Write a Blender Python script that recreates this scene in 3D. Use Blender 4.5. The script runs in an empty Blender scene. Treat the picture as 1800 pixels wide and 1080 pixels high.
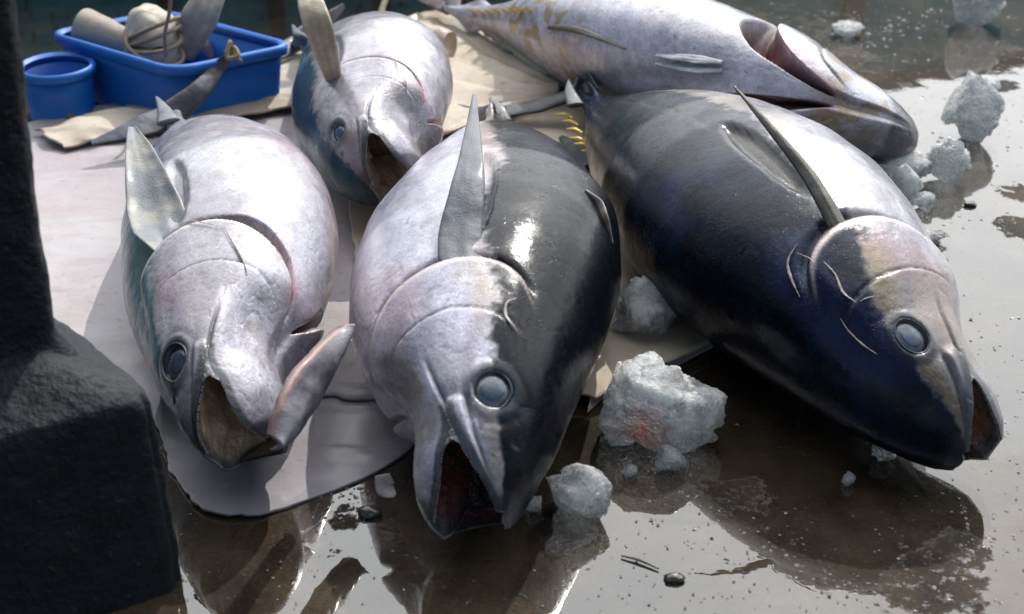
import math, random
import numpy as np
try:
    import bpy
except ImportError:
    bpy = None

# ------------------------------------------------------------------ camera numbers
PITCH = math.radians(29.0)
CAM = np.array([0.0, -2.3*math.cos(PITCH), 2.3*math.sin(PITCH)])
FW = np.array([0.0, math.cos(PITCH), -math.sin(PITCH)])
RT = np.array([1.0, 0.0, 0.0])
UP = np.cross(RT, FW)
FPX = 2500.0

def P(px, py, z=0.0):
    """survey a point of the quay: the spot at height z seen at photo position px, py"""
    d = FW*FPX + RT*(px-900.0) + UP*(540.0-py)
    t = (z-CAM[2])/d[2]
    return CAM + d*t

def proj(p):
    q = np.asarray(p) - CAM
    dz = q @ FW
    return np.stack([900+FPX*(q@RT)/dz, 540-FPX*(q@UP)/dz], -1)

SUN_EL, SUN_AZ = math.radians(45.0), math.radians(19.0)   # sun behind the catch, a little to the right (azimuth from +Y towards +X)

if bpy:
    scene = bpy.context.scene
    cam_data = bpy.data.cameras.new('camera')
    cam = bpy.data.objects.new('camera', cam_data)
    scene.collection.objects.link(cam)
    cam.location = CAM
    cam.rotation_euler = (math.pi/2-PITCH, 0, 0)
    cam_data.lens = 50.0; cam_data.sensor_width = 36.0
    cam_data.clip_start = 0.05; cam_data.clip_end = 500
    cam_data.dof.use_dof = True
    cam_data.dof.focus_distance = 2.12
    cam_data.dof.aperture_fstop = 4.5
    scene.camera = cam
    # ---- world: Nishita sky with a bright veil of cloud round the sun
    w = bpy.data.worlds.new("World"); scene.world = w; w.use_nodes = True
    nt = w.node_tree; nt.nodes.clear()
    out = nt.nodes.new('ShaderNodeOutputWorld'); bg = nt.nodes.new('ShaderNodeBackground')
    sky = nt.nodes.new('ShaderNodeTexSky'); sky.sky_type = 'NISHITA'; sky.sun_disc = False
    sky.sun_elevation = SUN_EL; sky.sun_rotation = SUN_AZ
    sky.air_density = 1.2; sky.dust_density = 2.0
    tc = nt.nodes.new('ShaderNodeTexCoord')
    mp = nt.nodes.new('ShaderNodeMapping'); mp.inputs['Scale'].default_value = (1.0, 1.0, 2.2)
    nz = nt.nodes.new('ShaderNodeTexNoise'); nz.inputs['Scale'].default_value = 2.3; nz.inputs['Detail'].default_value = 7; nz.inputs['Roughness'].default_value = 0.6
    rp = nt.nodes.new('ShaderNodeValToRGB'); rp.color_ramp.elements[0].position = 0.26; rp.color_ramp.elements[1].position = 0.46
    sd = (math.sin(SUN_AZ)*math.cos(SUN_EL), math.cos(SUN_AZ)*math.cos(SUN_EL), math.sin(SUN_EL))
    dp = nt.nodes.new('ShaderNodeVectorMath'); dp.operation = 'DOT_PRODUCT'; dp.inputs[1].default_value = sd
    mr = nt.nodes.new('ShaderNodeMapRange'); mr.interpolation_type = 'SMOOTHSTEP'
    mr.inputs['From Min'].default_value = 0.05; mr.inputs['From Max'].default_value = 1.0
    mr.inputs['To Min'].default_value = 5.0; mr.inputs['To Max'].default_value = 34.0
    cc = nt.nodes.new('ShaderNodeVectorMath'); cc.operation = 'SCALE'; cc.inputs[0].default_value = (0.96, 0.98, 1.0)
    mx = nt.nodes.new('ShaderNodeMix'); mx.data_type = 'RGBA'
    L = nt.links.new
    L(tc.outputs['Generated'], mp.inputs['Vector']); L(mp.outputs[0], nz.inputs['Vector']); L(nz.outputs['Fac'], rp.inputs['Fac'])
    L(tc.outputs['Generated'], dp.inputs[0]); L(dp.outputs['Value'], mr.inputs['Value']); L(mr.outputs[0], cc.inputs['Scale'])
    mr2 = nt.nodes.new('ShaderNodeMapRange'); mr2.interpolation_type = 'SMOOTHSTEP'; mr2.inputs['From Min'].default_value = 0.35; mr2.inputs['From Max'].default_value = 0.78; mr2.inputs['To Min'].default_value = 0.06
    ml = nt.nodes.new('ShaderNodeMath'); ml.operation = 'MULTIPLY'; L(dp.outputs['Value'], mr2.inputs['Value']); L(rp.outputs['Color'], ml.inputs[0]); L(mr2.outputs[0], ml.inputs[1])
    L(ml.outputs[0], mx.inputs['Factor']); L(sky.outputs[0], mx.inputs[6]); L(cc.outputs[0], mx.inputs[7])
    L(mx.outputs[2], bg.inputs['Color']); bg.inputs['Strength'].default_value = 0.10
    L(bg.outputs[0], out.inputs['Surface'])
    # ---- sun
    sl = bpy.data.lights.new('sun', 'SUN'); sl.energy = 3.5; sl.angle = math.radians(0.6); sl.color = (1.0, 0.965, 0.91)
    so = bpy.data.objects.new('sun', sl); scene.collection.objects.link(so)
    so.rotation_euler = (math.pi/2-SUN_EL, 0, math.pi-SUN_AZ)
    scene.view_settings.view_transform = 'Standard'
    scene.view_settings.look = 'None'
    scene.view_settings.exposure = 0.0
    scene.view_settings.gamma = 1.0
    scene.view_settings.use_curve_mapping = False

# ------------------------------------------------------------------ numeric helpers
def ss(x, a=0.0, b=1.0):
    t = np.clip((x-a)/(b-a), 0, 1)
    return t*t*(3-2*t)

def _hash(ix, iy, iz, seed):
    h = (ix*374761393 + iy*668265263 + iz*2147483647 + seed*1274126177) & 0xFFFFFFFF
    h = ((h ^ (h >> 13))*1274126177) & 0xFFFFFFFF
    h = (h ^ (h >> 16)) & 0xFFFFFFFF
    return h.astype(np.float64)/4294967295.0

def vnoise(p, seed=0):
    p = np.asarray(p, float); f = np.floor(p); i = f.astype(np.int64); t = p-f; t = t*t*(3-2*t)
    r = 0
    for dx in (0, 1):
        wx = t[..., 0] if dx else 1-t[..., 0]
        for dy in (0, 1):
            wy = t[..., 1] if dy else 1-t[..., 1]
            for dz in (0, 1):
                wz = t[..., 2] if dz else 1-t[..., 2]
                r = r + wx*wy*wz*_hash(i[..., 0]+dx, i[..., 1]+dy, i[..., 2]+dz, seed)
    return r

def fbm(p, seed=0, octaves=4, scale=1.0, rough=0.5):
    p = np.asarray(p, float)*scale; a = 1.0; s = 0; tot = 0
    for o in range(octaves):
        s = s + a*vnoise(p*(2.03**o)+17.3*o, seed+o*7); tot += a; a *= rough
    return s/tot

def mixc(a, b, t):
    t = np.asarray(t)[..., None]
    return a*(1-t) + np.asarray(b)*t

def catmull(pts, t):
    """smooth curve through pts at t in 0..1"""
    pts = np.asarray(pts, float); n = len(pts)-1
    ext = np.vstack([2*pts[0]-pts[1], pts, 2*pts[-1]-pts[-2]])
    x = np.clip(np.asarray(t, float), 0, 1)*n; i = np.minimum(np.floor(x).astype(int), n-1); f = (x-i)[..., None]
    p0, p1, p2, p3 = ext[i], ext[i+1], ext[i+2], ext[i+3]
    return 0.5*((2*p1)+(-p0+p2)*f+(2*p0-5*p1+4*p2-p3)*f**2+(-p0+3*p1-3*p2+p3)*f**3)

def unit(v):
    v = np.asarray(v, float)
    return v/np.maximum(np.linalg.norm(v, axis=-1, keepdims=True), 1e-12)

# ------------------------------------------------------------------ the tuna body
U_T = [0, .01, .03, .06, .10, .15, .20, .28, .36, .45, .55, .65, .75, .83, .90, .95, 1.0]
TOP = [.009, .022, .040, .058, .077, .094, .110, .131, .143, .146, .136, .112, .080, .049, .024, .015, .017]
BOT = [.012, .028, .045, .061, .080, .097, .114, .137, .150, .152, .137, .107, .072, .042, .020, .013, .017]
WID = [.021, .037, .052, .066, .077, .084, .092, .101, .108, .110, .101, .082, .056, .033, .019, .017, .008]
U_H = 0.074          # mouth corner
K0F = 0.32           # share of half-columns above the mouth line

def prof(tab, u):
    # smooth (monotone-ish) interpolation: linear on a dense smoothed table
    return np.interp(u, _UU, tab)

_UU = np.linspace(0, 1, 2001)
def _smooth_tab(v):
    y = np.interp(_UU, U_T, v); k = 25
    e = np.r_[np.full(k, y[0]), y, np.full(k, y[-1])]
    ys = np.convolve(e, np.hanning(2*k+1)/np.hanning(2*k+1).sum(), 'valid')
    w_ = np.clip(_UU/0.04, 0, 1)
    return y*(1-w_)+ys*w_
T_TOP, T_BOT, T_WID = _smooth_tab(TOP), _smooth_tab(BOT), _smooth_tab(WID)

def theta_m(u):
    return np.radians(92 + 16*ss(u, 0, U_H))

class Tuna:
    def __init__(s, pts, roll, L=None, dep=1.0, wid=1.0, gape=30, lift=8, dtop=None, dbot=None, slit=0.0, slit_side=(1, 1), jawopen_w=1.0, seed=1, cz=.22, twist=0.0, bite=None):
        s.pts = np.asarray(pts, float); s.roll = math.radians(roll); s.dep = dep; s.wid = wid
        s.twist = math.radians(twist)
        s.gape = math.radians(gape); s.lift = math.radians(lift); s.slit = slit; s.slit_side = slit_side; s.seed = seed
        tt = np.linspace(0, 1, 400); c = catmull(s.pts, tt)
        seg = np.r_[0, np.cumsum(np.linalg.norm(np.diff(c, axis=0), axis=1))]
        s.L = seg[-1]; s._t = tt; s._s = seg/seg[-1]
        s.dtop, s.dbot = dtop, dbot
        s.cz = cz
    def frame(s, u):
        u = np.clip(u, 0, 1); t = np.interp(u, s._s, s._t); e = 2e-3
        c = catmull(s.pts, t); a = catmull(s.pts, np.clip(t-e, 0, 1)); b = catmull(s.pts, np.clip(t+e, 0, 1))
        f = unit(a-b); left0 = unit(np.cross([0, 0, 1.0], f)); up0 = np.cross(f, left0)
        r = s.roll + s.twist*u
        cr, sr = np.cos(r)[..., None], np.sin(r)[..., None]
        d = cr*up0 + sr*left0; left = cr*left0 - sr*up0
        return c, f, left, d
    def bend(s, X):
        """straight local (x forward from snout at 0, y left, z dorsal) -> world"""
        X = np.asarray(X, float); u = -X[..., 0]/s.L; uc = np.clip(u, 0, 1)
        c, f, left, d = s.frame(uc)
        return c + f*((uc-u)*s.L)[..., None] + left*X[..., 1:2] + d*X[..., 2:3]
    def radii(s, u):
        t = prof(T_TOP, u)*s.dep; b = prof(T_BOT, u)*s.dep; w_ = prof(T_WID, u)*s.wid
        if s.dtop is not None: t = t*np.interp(u, *s.dtop)
        if s.dbot is not None: b = b*np.interp(u, *s.dbot)
        if s.dwid is not None: w_ = w_*np.interp(u, *s.dwid)
        return t*s.L, b*s.L, w_*s.L
    def ring(s, u, th):
        t, b, w_ = s.radii(u); c, sn = np.cos(th), np.sin(th)
        z = np.where(c > 0, t, b)*np.sign(c)*np.abs(c)**1.0
        y = w_*np.sign(sn)*np.abs(sn)**0.93
        return np.stack([-u*s.L, y, z], -1)
    def hinge(s):
        p = s.ring(np.array(U_H), theta_m(U_H)); return p[0], p[2]
    def jaw(s, X, lower, u, th):
        """open the mouth: lower = mask of lower-jaw vertices"""
        hx, hz = s.hinge(); ta = np.where(th > np.pi, 2*np.pi-th, th)
        a = ss(U_H-u, 0, .03); bl = ss(ta-theta_m(u), 0, .8)
        W = ss((U_H+.10-u)/.13)*np.where(u < U_H, a+(1-a)*bl, bl)*lower
        g = s.gape*W - s.lift*ss((U_H+.03-u)/.09)*(1-lower)*ss(np.cos(ta)*-1+1.2, 0, .6)
        dx = X[..., 0]-hx; dz = X[..., 2]-hz
        Y = X.copy()
        Y[..., 0] = hx + dx*np.cos(g)+dz*np.sin(g)
        Y[..., 2] = hz - dx*np.sin(g)+dz*np.cos(g)
        # cheeks draw in a little when the jaw drops
        return Y
    def u_op(s, ta):
        q = np.degrees(ta)
        return s.uop*np.where(q < 98, .250-.060*(np.abs(q-98)/50)**2.0, .250-.125*(np.abs(q-98)/80)**1.9)
    def u_pre(s, ta):
        q = np.degrees(ta)
        return s.uop*(.178-.055*(np.abs(q-100)/70)**2.0)
    def body(s, NU=430, NT=288):
        tt = np.linspace(0, 1, NU); u1 = .33*tt+.67*tt**2.1
        Hrow = int(np.argmin(np.abs(u1-U_H))); u1 = u1.copy(); u1[Hrow] = U_H
        half = NT//2; k0 = int(half*K0F*1.25)
        u = np.repeat(u1[:, None], NT, 1)
        j = np.arange(NT); jj = np.where(j <= half, j, NT-j)
        tm = theta_m(u1)[:, None]
        ta = np.where(jj[None] <= k0, tm*(jj[None]/k0), tm+(np.pi-tm)*((jj[None]-k0)/(half-k0)))
        th = np.where(j[None] <= half, ta, 2*np.pi-ta)
        lower = ((jj > k0)[None] & np.ones((NU, 1), bool)).astype(float)
        # duplicates of the mouth line
        rows = np.arange(Hrow)
        U = np.r_[u.ravel(), u1[rows], u1[rows]]
        TH = np.r_[th.ravel(), th[rows, k0], th[rows, NT-k0]]
        LW = np.r_[lower.ravel(), np.ones(2*Hrow)]
        X = s.ring(U, TH); TA = np.where(TH > np.pi, 2*np.pi-TH, TH); side = np.where(TH <= np.pi, 1.0, -1.0)
        t, b, w_ = s.radii(U); Lh = s.L
        hh = np.where(np.cos(TH) > 0, t, b)
        nrm = unit(np.stack([np.zeros_like(U), X[:, 1]/np.maximum(w_, 1e-4)**2, X[:, 2]/np.maximum(hh, 1e-4)**2], -1))
        c = np.cos(TA); dg = np.degrees(TA)
        N3 = X/Lh*1.0 + s.seed*3.7
        warp = (fbm(N3, s.seed+1, 3, 14)-.5)
        uop = s.u_op(TA); d = (U-uop) + warp*.012*ss(dg, 20, 60)
        fade = ss(dg, 46, 62)*ss(178-dg, 0, 8)
        D = np.zeros_like(U)
        # gill cover: proud plate, sharp edge, groove
        D += .0075*ss(-d, .11, .0)*(d < 0)*fade
        D += .0075*fade*(d >= 0)*ss(-d, -.006, 0)
        D -= .007*fade*np.exp(-((d-.010)/.006)**2)
        # second plate line, the preopercle
        dp = U-s.u_pre(TA)+warp*.01
        D -= .0020*np.exp(-(dp/.0022)**2)*ss(dg, 45, 70)*ss(170-dg, 0, 25)
        D += .0030*ss(-dp, .05, .0)*(dp < 0)*ss(dg, 45, 70)*ss(170-dg, 0, 25)
        # slit (gill opening held open, towards the throat)
        ssd = np.where(side > 0, s.slit_side[0], s.slit_side[1])
        wslit = s.slit*ssd*(.004+s.slw*ss(dg, 85, 105)+.040*ss(dg, 85, 150)*ss(181-dg, 4, 24))
        sl = ss(d, -.002, .004)*ss(wslit-d, -.006, .006)*ss(dg, 95, 125)*ss(176-dg, 0, 7)*(s.slit*ssd > 0)
        D -= sl*.052
        # maxilla: ridge just above the mouth line with a bulb at its rear
        tmv = theta_m(U); au = (tmv-TA)*np.maximum(w_, .02)/Lh     # arc above the mouth line, in L
        mxl = ss(.024-np.abs(au-.012), 0, .008)*ss(au, -.001, .002)*ss(U_H+.012-U, 0, .01)*ss(U, .0, .02)*(LW < .5)
        wdt = .009+.010*ss(U, .02, U_H)
        mxl = ss(wdt-au, 0, .004)*(au > -1e-6)*ss(U_H+.010-U, 0, .012)*ss(U, .0, .03)*(LW < .5)
        D += .0042*mxl
        mline = np.exp(-((au-wdt)/.0018)**2)*(LW < .5)*ss(U_H+.012-U, 0, .01)*ss(U, .01, .04)
        D -= .0016*mline
        # fold running back from the corner of the mouth
        fold = np.exp(-((TA-theta_m(U_H)-.15*(U-U_H)/.05)/.035)**2)*ss(U, U_H-.004, U_H+.005)*ss(U_H+.055-U, 0, .03)
        D -= .003*fold
        # eye socket
        eu, et = s.eye_at(); ex = s.ring(np.array(eu), np.array(et))/Lh
        er = np.linalg.norm(X/Lh*[1, 1, 1] - np.array([ex[0], 0, ex[2]]) , axis=1)
        er = np.sqrt((X[:, 0]/Lh-ex[0])**2 + (X[:, 2]/Lh-ex[2])**2); R = s.eR
        eye = ss(R*1.02-er, 0, .003)
        D -= .010*eye
        D += .0010*np.exp(-((er-R*1.25)/.0050)**2)
        D -= .0006*np.exp(-((er-R*1.62)/.003)**2)
        # nostril
        nr = np.sqrt((X[:, 0]/Lh+.045)**2+((X[:, 2]/Lh)-.030*s.dep)**2)
        D -= .0015*np.exp(-(nr/.0025)**2)
        # pectoral groove behind the gill cover
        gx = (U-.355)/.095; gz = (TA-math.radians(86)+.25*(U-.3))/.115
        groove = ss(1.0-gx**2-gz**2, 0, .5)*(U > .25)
        D -= .007*groove
        # lateral ridge, belly firmness, flesh lumps, gentle dents
        D += (.0075*(fbm(N3, s.seed+3, 3, 5.5)-.5) + .0012*(fbm(N3, s.seed+4, 3, 22)-.5))*ss(U, 0, .06)
        lat = np.exp(-((TA-np.radians(80-25*(U-.3)))/.012)**2)*ss(U, .42, .5)*ss(.93-U, 0, .1)
        D -= .0012*lat
        # keel
        D += .014*np.exp(-((dg-90)/14)**2)*np.exp(-((U-.925)/.03)**2)
        # fine crumpled creases on the head plates
        cr = np.abs(fbm(N3*[1, 1, 1], s.seed+8, 4, 30)-.5)
        D -= .0004*ss(.035-cr, 0, .035)*ss(.30-U, 0, .05)
        Xd = X + nrm*(D*Lh)[:, None]
        # ----------------------------------------------------- colours
        n1 = fbm(N3, s.seed+11, 5, 9); n2 = fbm(N3*[.35, 1, 1], s.seed+12, 4, 60); n3 = fbm(N3, s.seed+13, 3, 160)
        n4 = fbm(N3*[.5, 1, 1], s.seed+14, 4, 26)
        K = s.cols
        silver = mixc(np.array(K['s1']), K['s2'], ss(n1, .36, .64))
        silver = mixc(silver, K['s3'], ss(n2, .5, .72)*.55)
        silver = mixc(silver, K['s4'], ss(n4, .56, .72)*.5)
        silver = mixc(silver, [.72, .70, .70], ss(-c, .55, .98)*K.get('belly', .35))
        n5 = fbm(N3, s.seed+41, 5, 70, .65); n6 = fbm(N3*[.6, 1, 1], s.seed+42, 5, 13, .6)
        silver = silver*(.84+.34*ss(n5, .3, .7))[:, None]
        silver = mixc(silver, [.17, .15, .13], ss(n6, .52, .66)*.32)
        silver = mixc(silver, [.60, .60, .64], ss(1-n6, .54, .66)*.35)
        silver = mixc(silver, [.24, .19, .13], ss(fbm(N3, s.seed+43, 4, 18), .52, .66)*ss(.20-U, 0, .1)*.6)
        silver = silver*np.array([.95, .965, 1.03])
        boundary = s.cz + K.get('hz', .16)*ss(.25-U, 0, .2) - .12*ss(U, .6, 1.0) + (n1-.5)*.28 + (n4-.5)*.35 + (n3-.5)*.22
        back = ss(c-boundary, -.03, .10)
        yb = np.exp(-((c-boundary+.06)/.16)**2)*ss(n4, .40, .62)
        col = mixc(silver, K.get('yel', [.22, .17, .09]), np.clip(yb*K.get('ya', .7), 0, 1))
        backc = mixc(np.array(K['b1']), K['b2'], ss(n1, .45, .65))
        col = mixc(col, backc, back)
        spots = ss(n3, .70, .76)*ss(n4, .45, .6)
        col = mixc(col, [.10, .08, .08], spots*.6*(1-back))
        # pink bruises
        col = mixc(col, K.get('pink', [.34, .17, .17]), ss(fbm(N3, s.seed+21, 3, 7), .60, .74)*K.get('pa', .45)*(1-back))
        if 'ochre' in K:
            col = mixc(col, [.30, .19, .05], ss(fbm(N3, s.seed+31, 4, 34), .52, .60)*ss(fbm(N3, s.seed+32, 2, 6), .45, .6)*K['ochre'])
        rim = np.exp(-((d+.0035)/.0028)**2)*fade
        col = mixc(col, [.62, .52, .47], rim*.75)
        col = mixc(col, [.27, .09, .10], np.exp(-((d-.012)/.022)**2)*fade*ss(dg, 120, 138)*(ssd*s.slit > 0)*ss(n4, .40, .55)*.85)
        gv = np.exp(-((d-.008)/.006)**2)*fade*ss(dg, 60, 90)
        col = mixc(col, [.05, .03, .035], gv*.55)
        col = mixc(col, mixc(np.array([.16, .03, .03]), [.05, .012, .015], ss(n2, .4, .6)), sl*(1-.0))
        col = mixc(col, [.07, .06, .07], np.exp(-(dp/.0016)**2)*.55*ss(dg, 45, 70)*ss(170-dg, 0, 25))
        col = mixc(col, [.03, .03, .04], np.clip(mline*.8+fold*.7, 0, 1))
        ml = np.abs(TA-theta_m(U))*np.maximum(w_, .012)/Lh*(U < U_H+.004) + 1.0*(U >= U_H+.004)
        lip = ss(.0118+.004*(n4-.5)-ml, 0, .005)
        col = mixc(col, [.022, .026, .036], lip*.95)
        tipd = ss(K.get('tip', .018)-U+(n4-.5)*.012, 0, .012)
        col = mixc(col, [.04, .045, .06], tipd*.8)
        col = mixc(col, [.035, .045, .06], np.exp(-((er-R*1.15)/.0055)**2)*.8)
        col = mixc(col, [.03, .025, .025], np.exp(-(nr/.003)**2))
        col = mixc(col, [.06, .06, .06], np.exp(-((TA-np.radians(80-25*(U-.3)))/.016)**2)*ss(U, .30, .34)*ss(.93-U, 0, .1)*.6)
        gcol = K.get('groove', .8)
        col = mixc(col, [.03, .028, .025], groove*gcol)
        sheen = (1-back)
        metal = K.get('sm', .38)*sheen*(1-sl)*(1-lip)+K.get('bm', .0)*back
        rough = .38+.22*(n2-.5)+.2*(n5-.5)+.1*(1-ss(n1, .4, .6)) - .10*back
        surf = np.stack([np.clip(rough, .15, .8), np.clip(metal, 0, 1), np.clip(back, 0, 1)], -1)
        Xj = s.jaw(Xd, LW, U, TH)
        # faces
        i, jx = np.meshgrid(np.arange(NU-1), np.arange(NT), indexing='ij')
        idx = np.arange(NU*NT).reshape(NU, NT)
        low = idx.copy(); low[rows, k0] = NU*NT+rows; low[rows, NT-k0] = NU*NT+Hrow+rows
        islow = (jx >= k0) & (jx < NT-k0)
        jn = (jx+1) % NT
        def pick(ii, jj_): return np.where(islow, low[ii, jj_], idx[ii, jj_])
        F = np.stack([pick(i, jx), pick(i+1, jx), pick(i+1, jn), pick(i, jn)], -1).reshape(-1, 4)
        # mouth rim loop: upper from left corner round the snout to the right corner, lower back
        upL = [idx[r, k0] for r in range(Hrow, -1, -1)]
        upT = [idx[0, q % NT] for q in list(range(k0-1, 0, -1))+[0]+list(range(NT-1, NT-k0, -1))]
        upR = [idx[r, NT-k0] for r in range(0, Hrow+1)]
        loR = [low[r, NT-k0] for r in range(Hrow-1, -1, -1)]
        loT = [idx[0, q] for q in range(NT-k0-1, k0, -1)]
        loL = [low[r, k0] for r in range(0, Hrow)]
        loop = np.array(upL+upT+upR+loR+loT+loL)
        nup = len(upL)+len(upT)+len(upR)
        # tail cap
        s.straight = Xj; s.straight_u = U; s.nrow = Hrow+1; s.ntop = len(upT)
        return Xj, F, col, surf, loop, nup, idx[NU-1]
    def eye_at(s):
        return s.eye_ut[0], math.radians(s.eye_ut[1])
    eye_ut = (.084, 72); uop = 1.0; dwid = None; eR = .0165; slw = 0.0
    cols = dict(s1=[.30, .29, .33], s2=[.46, .44, .50], s3=[.20, .18, .22], s4=[.55, .54, .60], b1=[.006, .008, .014], b2=[.012, .014, .022])

FISH = {}
FISH['c'] = Tuna([P(866, 925, .070), P(858, 790, .120), P(858, 640, .150), P(868, 430, .145), P(872, 195, .080)], 78, dep=1.0, wid=1.05, gape=37, seed=3,
                 dbot=([0, .1, .25, .45, .6, .75, 1], [1, 1.08, 1.08, .98, .80, .62, .9]), dtop=([0, .1, .25, .45, .6, .75, 1], [1, .9, .95, .98, .86, .7, .9]))
FISH['r'] = Tuna([P(1708, 808, .060), P(1568, 645, .125), P(1415, 480, .155), P(1225, 310, .140), P(1008, 160, .085)], -97, dep=1.0, wid=1.05, gape=20, seed=8,
                 dtop=([0, .1, .3, .5, 1], [1, 1, .97, .97, 1]))
FISH['l'] = Tuna([P(398, 815, .080), P(396, 700, .125), P(397, 560, .145), P(388, 360, .135), P(303, 205, .07)], -112, dep=.88, wid=1.0, gape=40, seed=5, slit=.6)
FISH['m'] = Tuna([P(675, 340, .115), P(658, 275, .145), P(652, 212, .15), P(636, 125, .135), P(524, 72, .07)], -115, dep=1.08, wid=1.10, gape=42, seed=13, slit=.35)
FISH['b'] = Tuna([P(1600, 255, .06), P(1480, 210, .12), P(1330, 160, .14), P(1090, 85, .13), P(790, 18, .08)], 125, dep=.95, wid=1.0, gape=5, seed=21, slit=1,
                 dbot=([0, .5, .7, 1], [1, 1, 1.15, 1]), dtop=([0, .1, .25, 1], [.55, .75, 1, 1]))
FISH['m'].dwid = ([0, .08, .2, 1], [1.30, 1.22, 1.05, 1]); FISH['m'].dtop = ([0, .1, .25, 1], [1.2, 1.12, 1, 1]); FISH['m'].dbot = ([0, .1, .25, 1], [1.25, 1.15, 1, 1])
FISH['l'].dwid = ([0, .08, .2, 1], [1.12, 1.08, 1.0, 1]); FISH['r'].eR = .0138; FISH['b'].slw = .014; FISH['m'].eR = .015
FISH['c'].uop = .88; FISH['r'].dwid = ([0, .06, .15, 1], [.8, .86, 1, 1]); FISH['b'].dwid = ([0, .08, .2, 1], [.62, .75, 1, 1]); FISH['r'].uop = .86; FISH['l'].eye_ut = (.074, 70); FISH['m'].eye_ut = (.078, 70); FISH['r'].eye_ut = (.098, 80)
# ==== BLENDER
# ------------------------------------------------------------------ blender helpers
COL = bpy.context.scene.collection

def link_mesh(name, V, F, mats, parent=None, origin=None, attrs=None, smooth=True, uv=None):
    V = np.asarray(V, float); F = [tuple(f) for f in F] if not isinstance(F, np.ndarray) else F
    org = np.zeros(3) if origin is None else np.asarray(origin, float)
    me = bpy.data.meshes.new(name)
    if isinstance(F, np.ndarray):
        nf, k = F.shape
        me.vertices.add(len(V)); me.vertices.foreach_set('co', (V-org).astype(np.float32).ravel())
        me.loops.add(nf*k); me.loops.foreach_set('vertex_index', F.astype(np.int32).ravel())
        me.polygons.add(nf); me.polygons.foreach_set('loop_start', (np.arange(nf)*k).astype(np.int32))
        me.update(calc_edges=True)
    else:
        me.from_pydata([tuple(v) for v in (V-org)], [], F); me.update()
    me.polygons.foreach_set('use_smooth', np.full(len(me.polygons), smooth))
    if attrs:
        for an, arr in attrs.items():
            a = me.color_attributes.new(an, 'FLOAT_COLOR', 'POINT')
            b = np.ones((len(V), 4), np.float32); b[:, :3] = arr
            a.data.foreach_set('color', b.ravel())
    for m in (mats if isinstance(mats, (list, tuple)) else [mats]): me.materials.append(m)
    me.validate()
    o = bpy.data.objects.new(name, me); COL.objects.link(o)
    if parent is not None:
        o.parent = parent
    else:
        o.location = org
    return o

def empty(name, loc):
    o = bpy.data.objects.new(name, None); COL.objects.link(o); o.location = loc; o.empty_display_size = .05
    return o

def tag(o, label=None, cat=None, group=None, kind=None):
    if label: o['label'] = label
    if cat: o['category'] = cat
    if group: o['group'] = group
    if kind: o['kind'] = kind
    return o

def grid_faces(nu, nv, close_u=False, close_v=False, off=0):
    i = np.arange(nu if close_u else nu-1); j = np.arange(nv if close_v else nv-1)
    I, J = np.meshgrid(i, j, indexing='ij'); I2 = (I+1) % nu; J2 = (J+1) % nv
    return np.stack([I*nv+J, I2*nv+J, I2*nv+J2, I*nv+J2], -1).reshape(-1, 4)+off

class NT:
    """small material builder"""
    def __init__(s, name):
        s.m = bpy.data.materials.new(name); s.m.use_nodes = True; s.t = s.m.node_tree
        s.b = s.t.nodes['Principled BSDF']; s.out = s.t.nodes['Material Output']
    def n(s, t, **k):
        nd = s.t.nodes.new(t)
        for a, v in k.items():
            if a in nd.inputs: nd.inputs[a].default_value = v
            else: setattr(nd, a, v)
        return nd
    def l(s, a, b): s.t.links.new(a, b)
    def set(s, **k):
        for a, v in k.items(): s.b.inputs[a.replace('_', ' ')].default_value = v
    def coord(s, scale=(1, 1, 1), kind='Object'):
        c = s.n('ShaderNodeTexCoord'); mp = s.n('ShaderNodeMapping'); mp.inputs['Scale'].default_value = scale
        s.l(c.outputs[kind], mp.inputs['Vector']); return mp.outputs[0]
    def noise(s, vec, scale, detail=5, rough=.55, dist=0.0):
        nd = s.n('ShaderNodeTexNoise'); nd.inputs['Scale'].default_value = scale; nd.inputs['Detail'].default_value = detail
        nd.inputs['Roughness'].default_value = rough; nd.inputs['Distortion'].default_value = dist
        s.l(vec, nd.inputs['Vector']); return nd.outputs['Fac']
    def voro(s, vec, scale, feature='F1', rnd=1.0):
        nd = s.n('ShaderNodeTexVoronoi'); nd.feature = feature; nd.inputs['Scale'].default_value = scale; nd.inputs['Randomness'].default_value = rnd
        s.l(vec, nd.inputs['Vector']); return nd
    def ramp(s, fac, a, b, ca=(0, 0, 0, 1), cb=(1, 1, 1, 1)):
        r = s.n('ShaderNodeValToRGB'); r.color_ramp.elements[0].position = a; r.color_ramp.elements[1].position = b
        r.color_ramp.elements[0].color = ca; r.color_ramp.elements[1].color = cb
        s.l(fac, r.inputs['Fac']); return r.outputs['Color']
    def mix(s, fac, a, b, mode='MIX'):
        m = s.n('ShaderNodeMix'); m.data_type = 'RGBA'; m.blend_type = mode
        for sock, v in ((m.inputs[0], fac), (m.inputs[6], a), (m.inputs[7], b)):
            if isinstance(v, (int, float)): sock.default_value = v
            elif isinstance(v, tuple): sock.default_value = v
            else: s.l(v, sock)
        return m.outputs[2]
    def math(s, op, a, b=0.0, clamp=False):
        m = s.n('ShaderNodeMath'); m.operation = op; m.use_clamp = clamp
        for sock, v in ((m.inputs[0], a), (m.inputs[1], b)):
            if isinstance(v, (int, float)): sock.default_value = v
            else: s.l(v, sock)
        return m.outputs[0]
    def bump(s, h, dist, strength=1.0, normal=None):
        b = s.n('ShaderNodeBump'); b.inputs['Distance'].default_value = dist; b.inputs['Strength'].default_value = strength
        s.l(h, b.inputs['Height'])
        if normal is not None: s.l(normal, b.inputs['Normal'])
        return b.outputs[0]

def c4(*c): return (c[0], c[1], c[2], 1.0)

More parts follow.
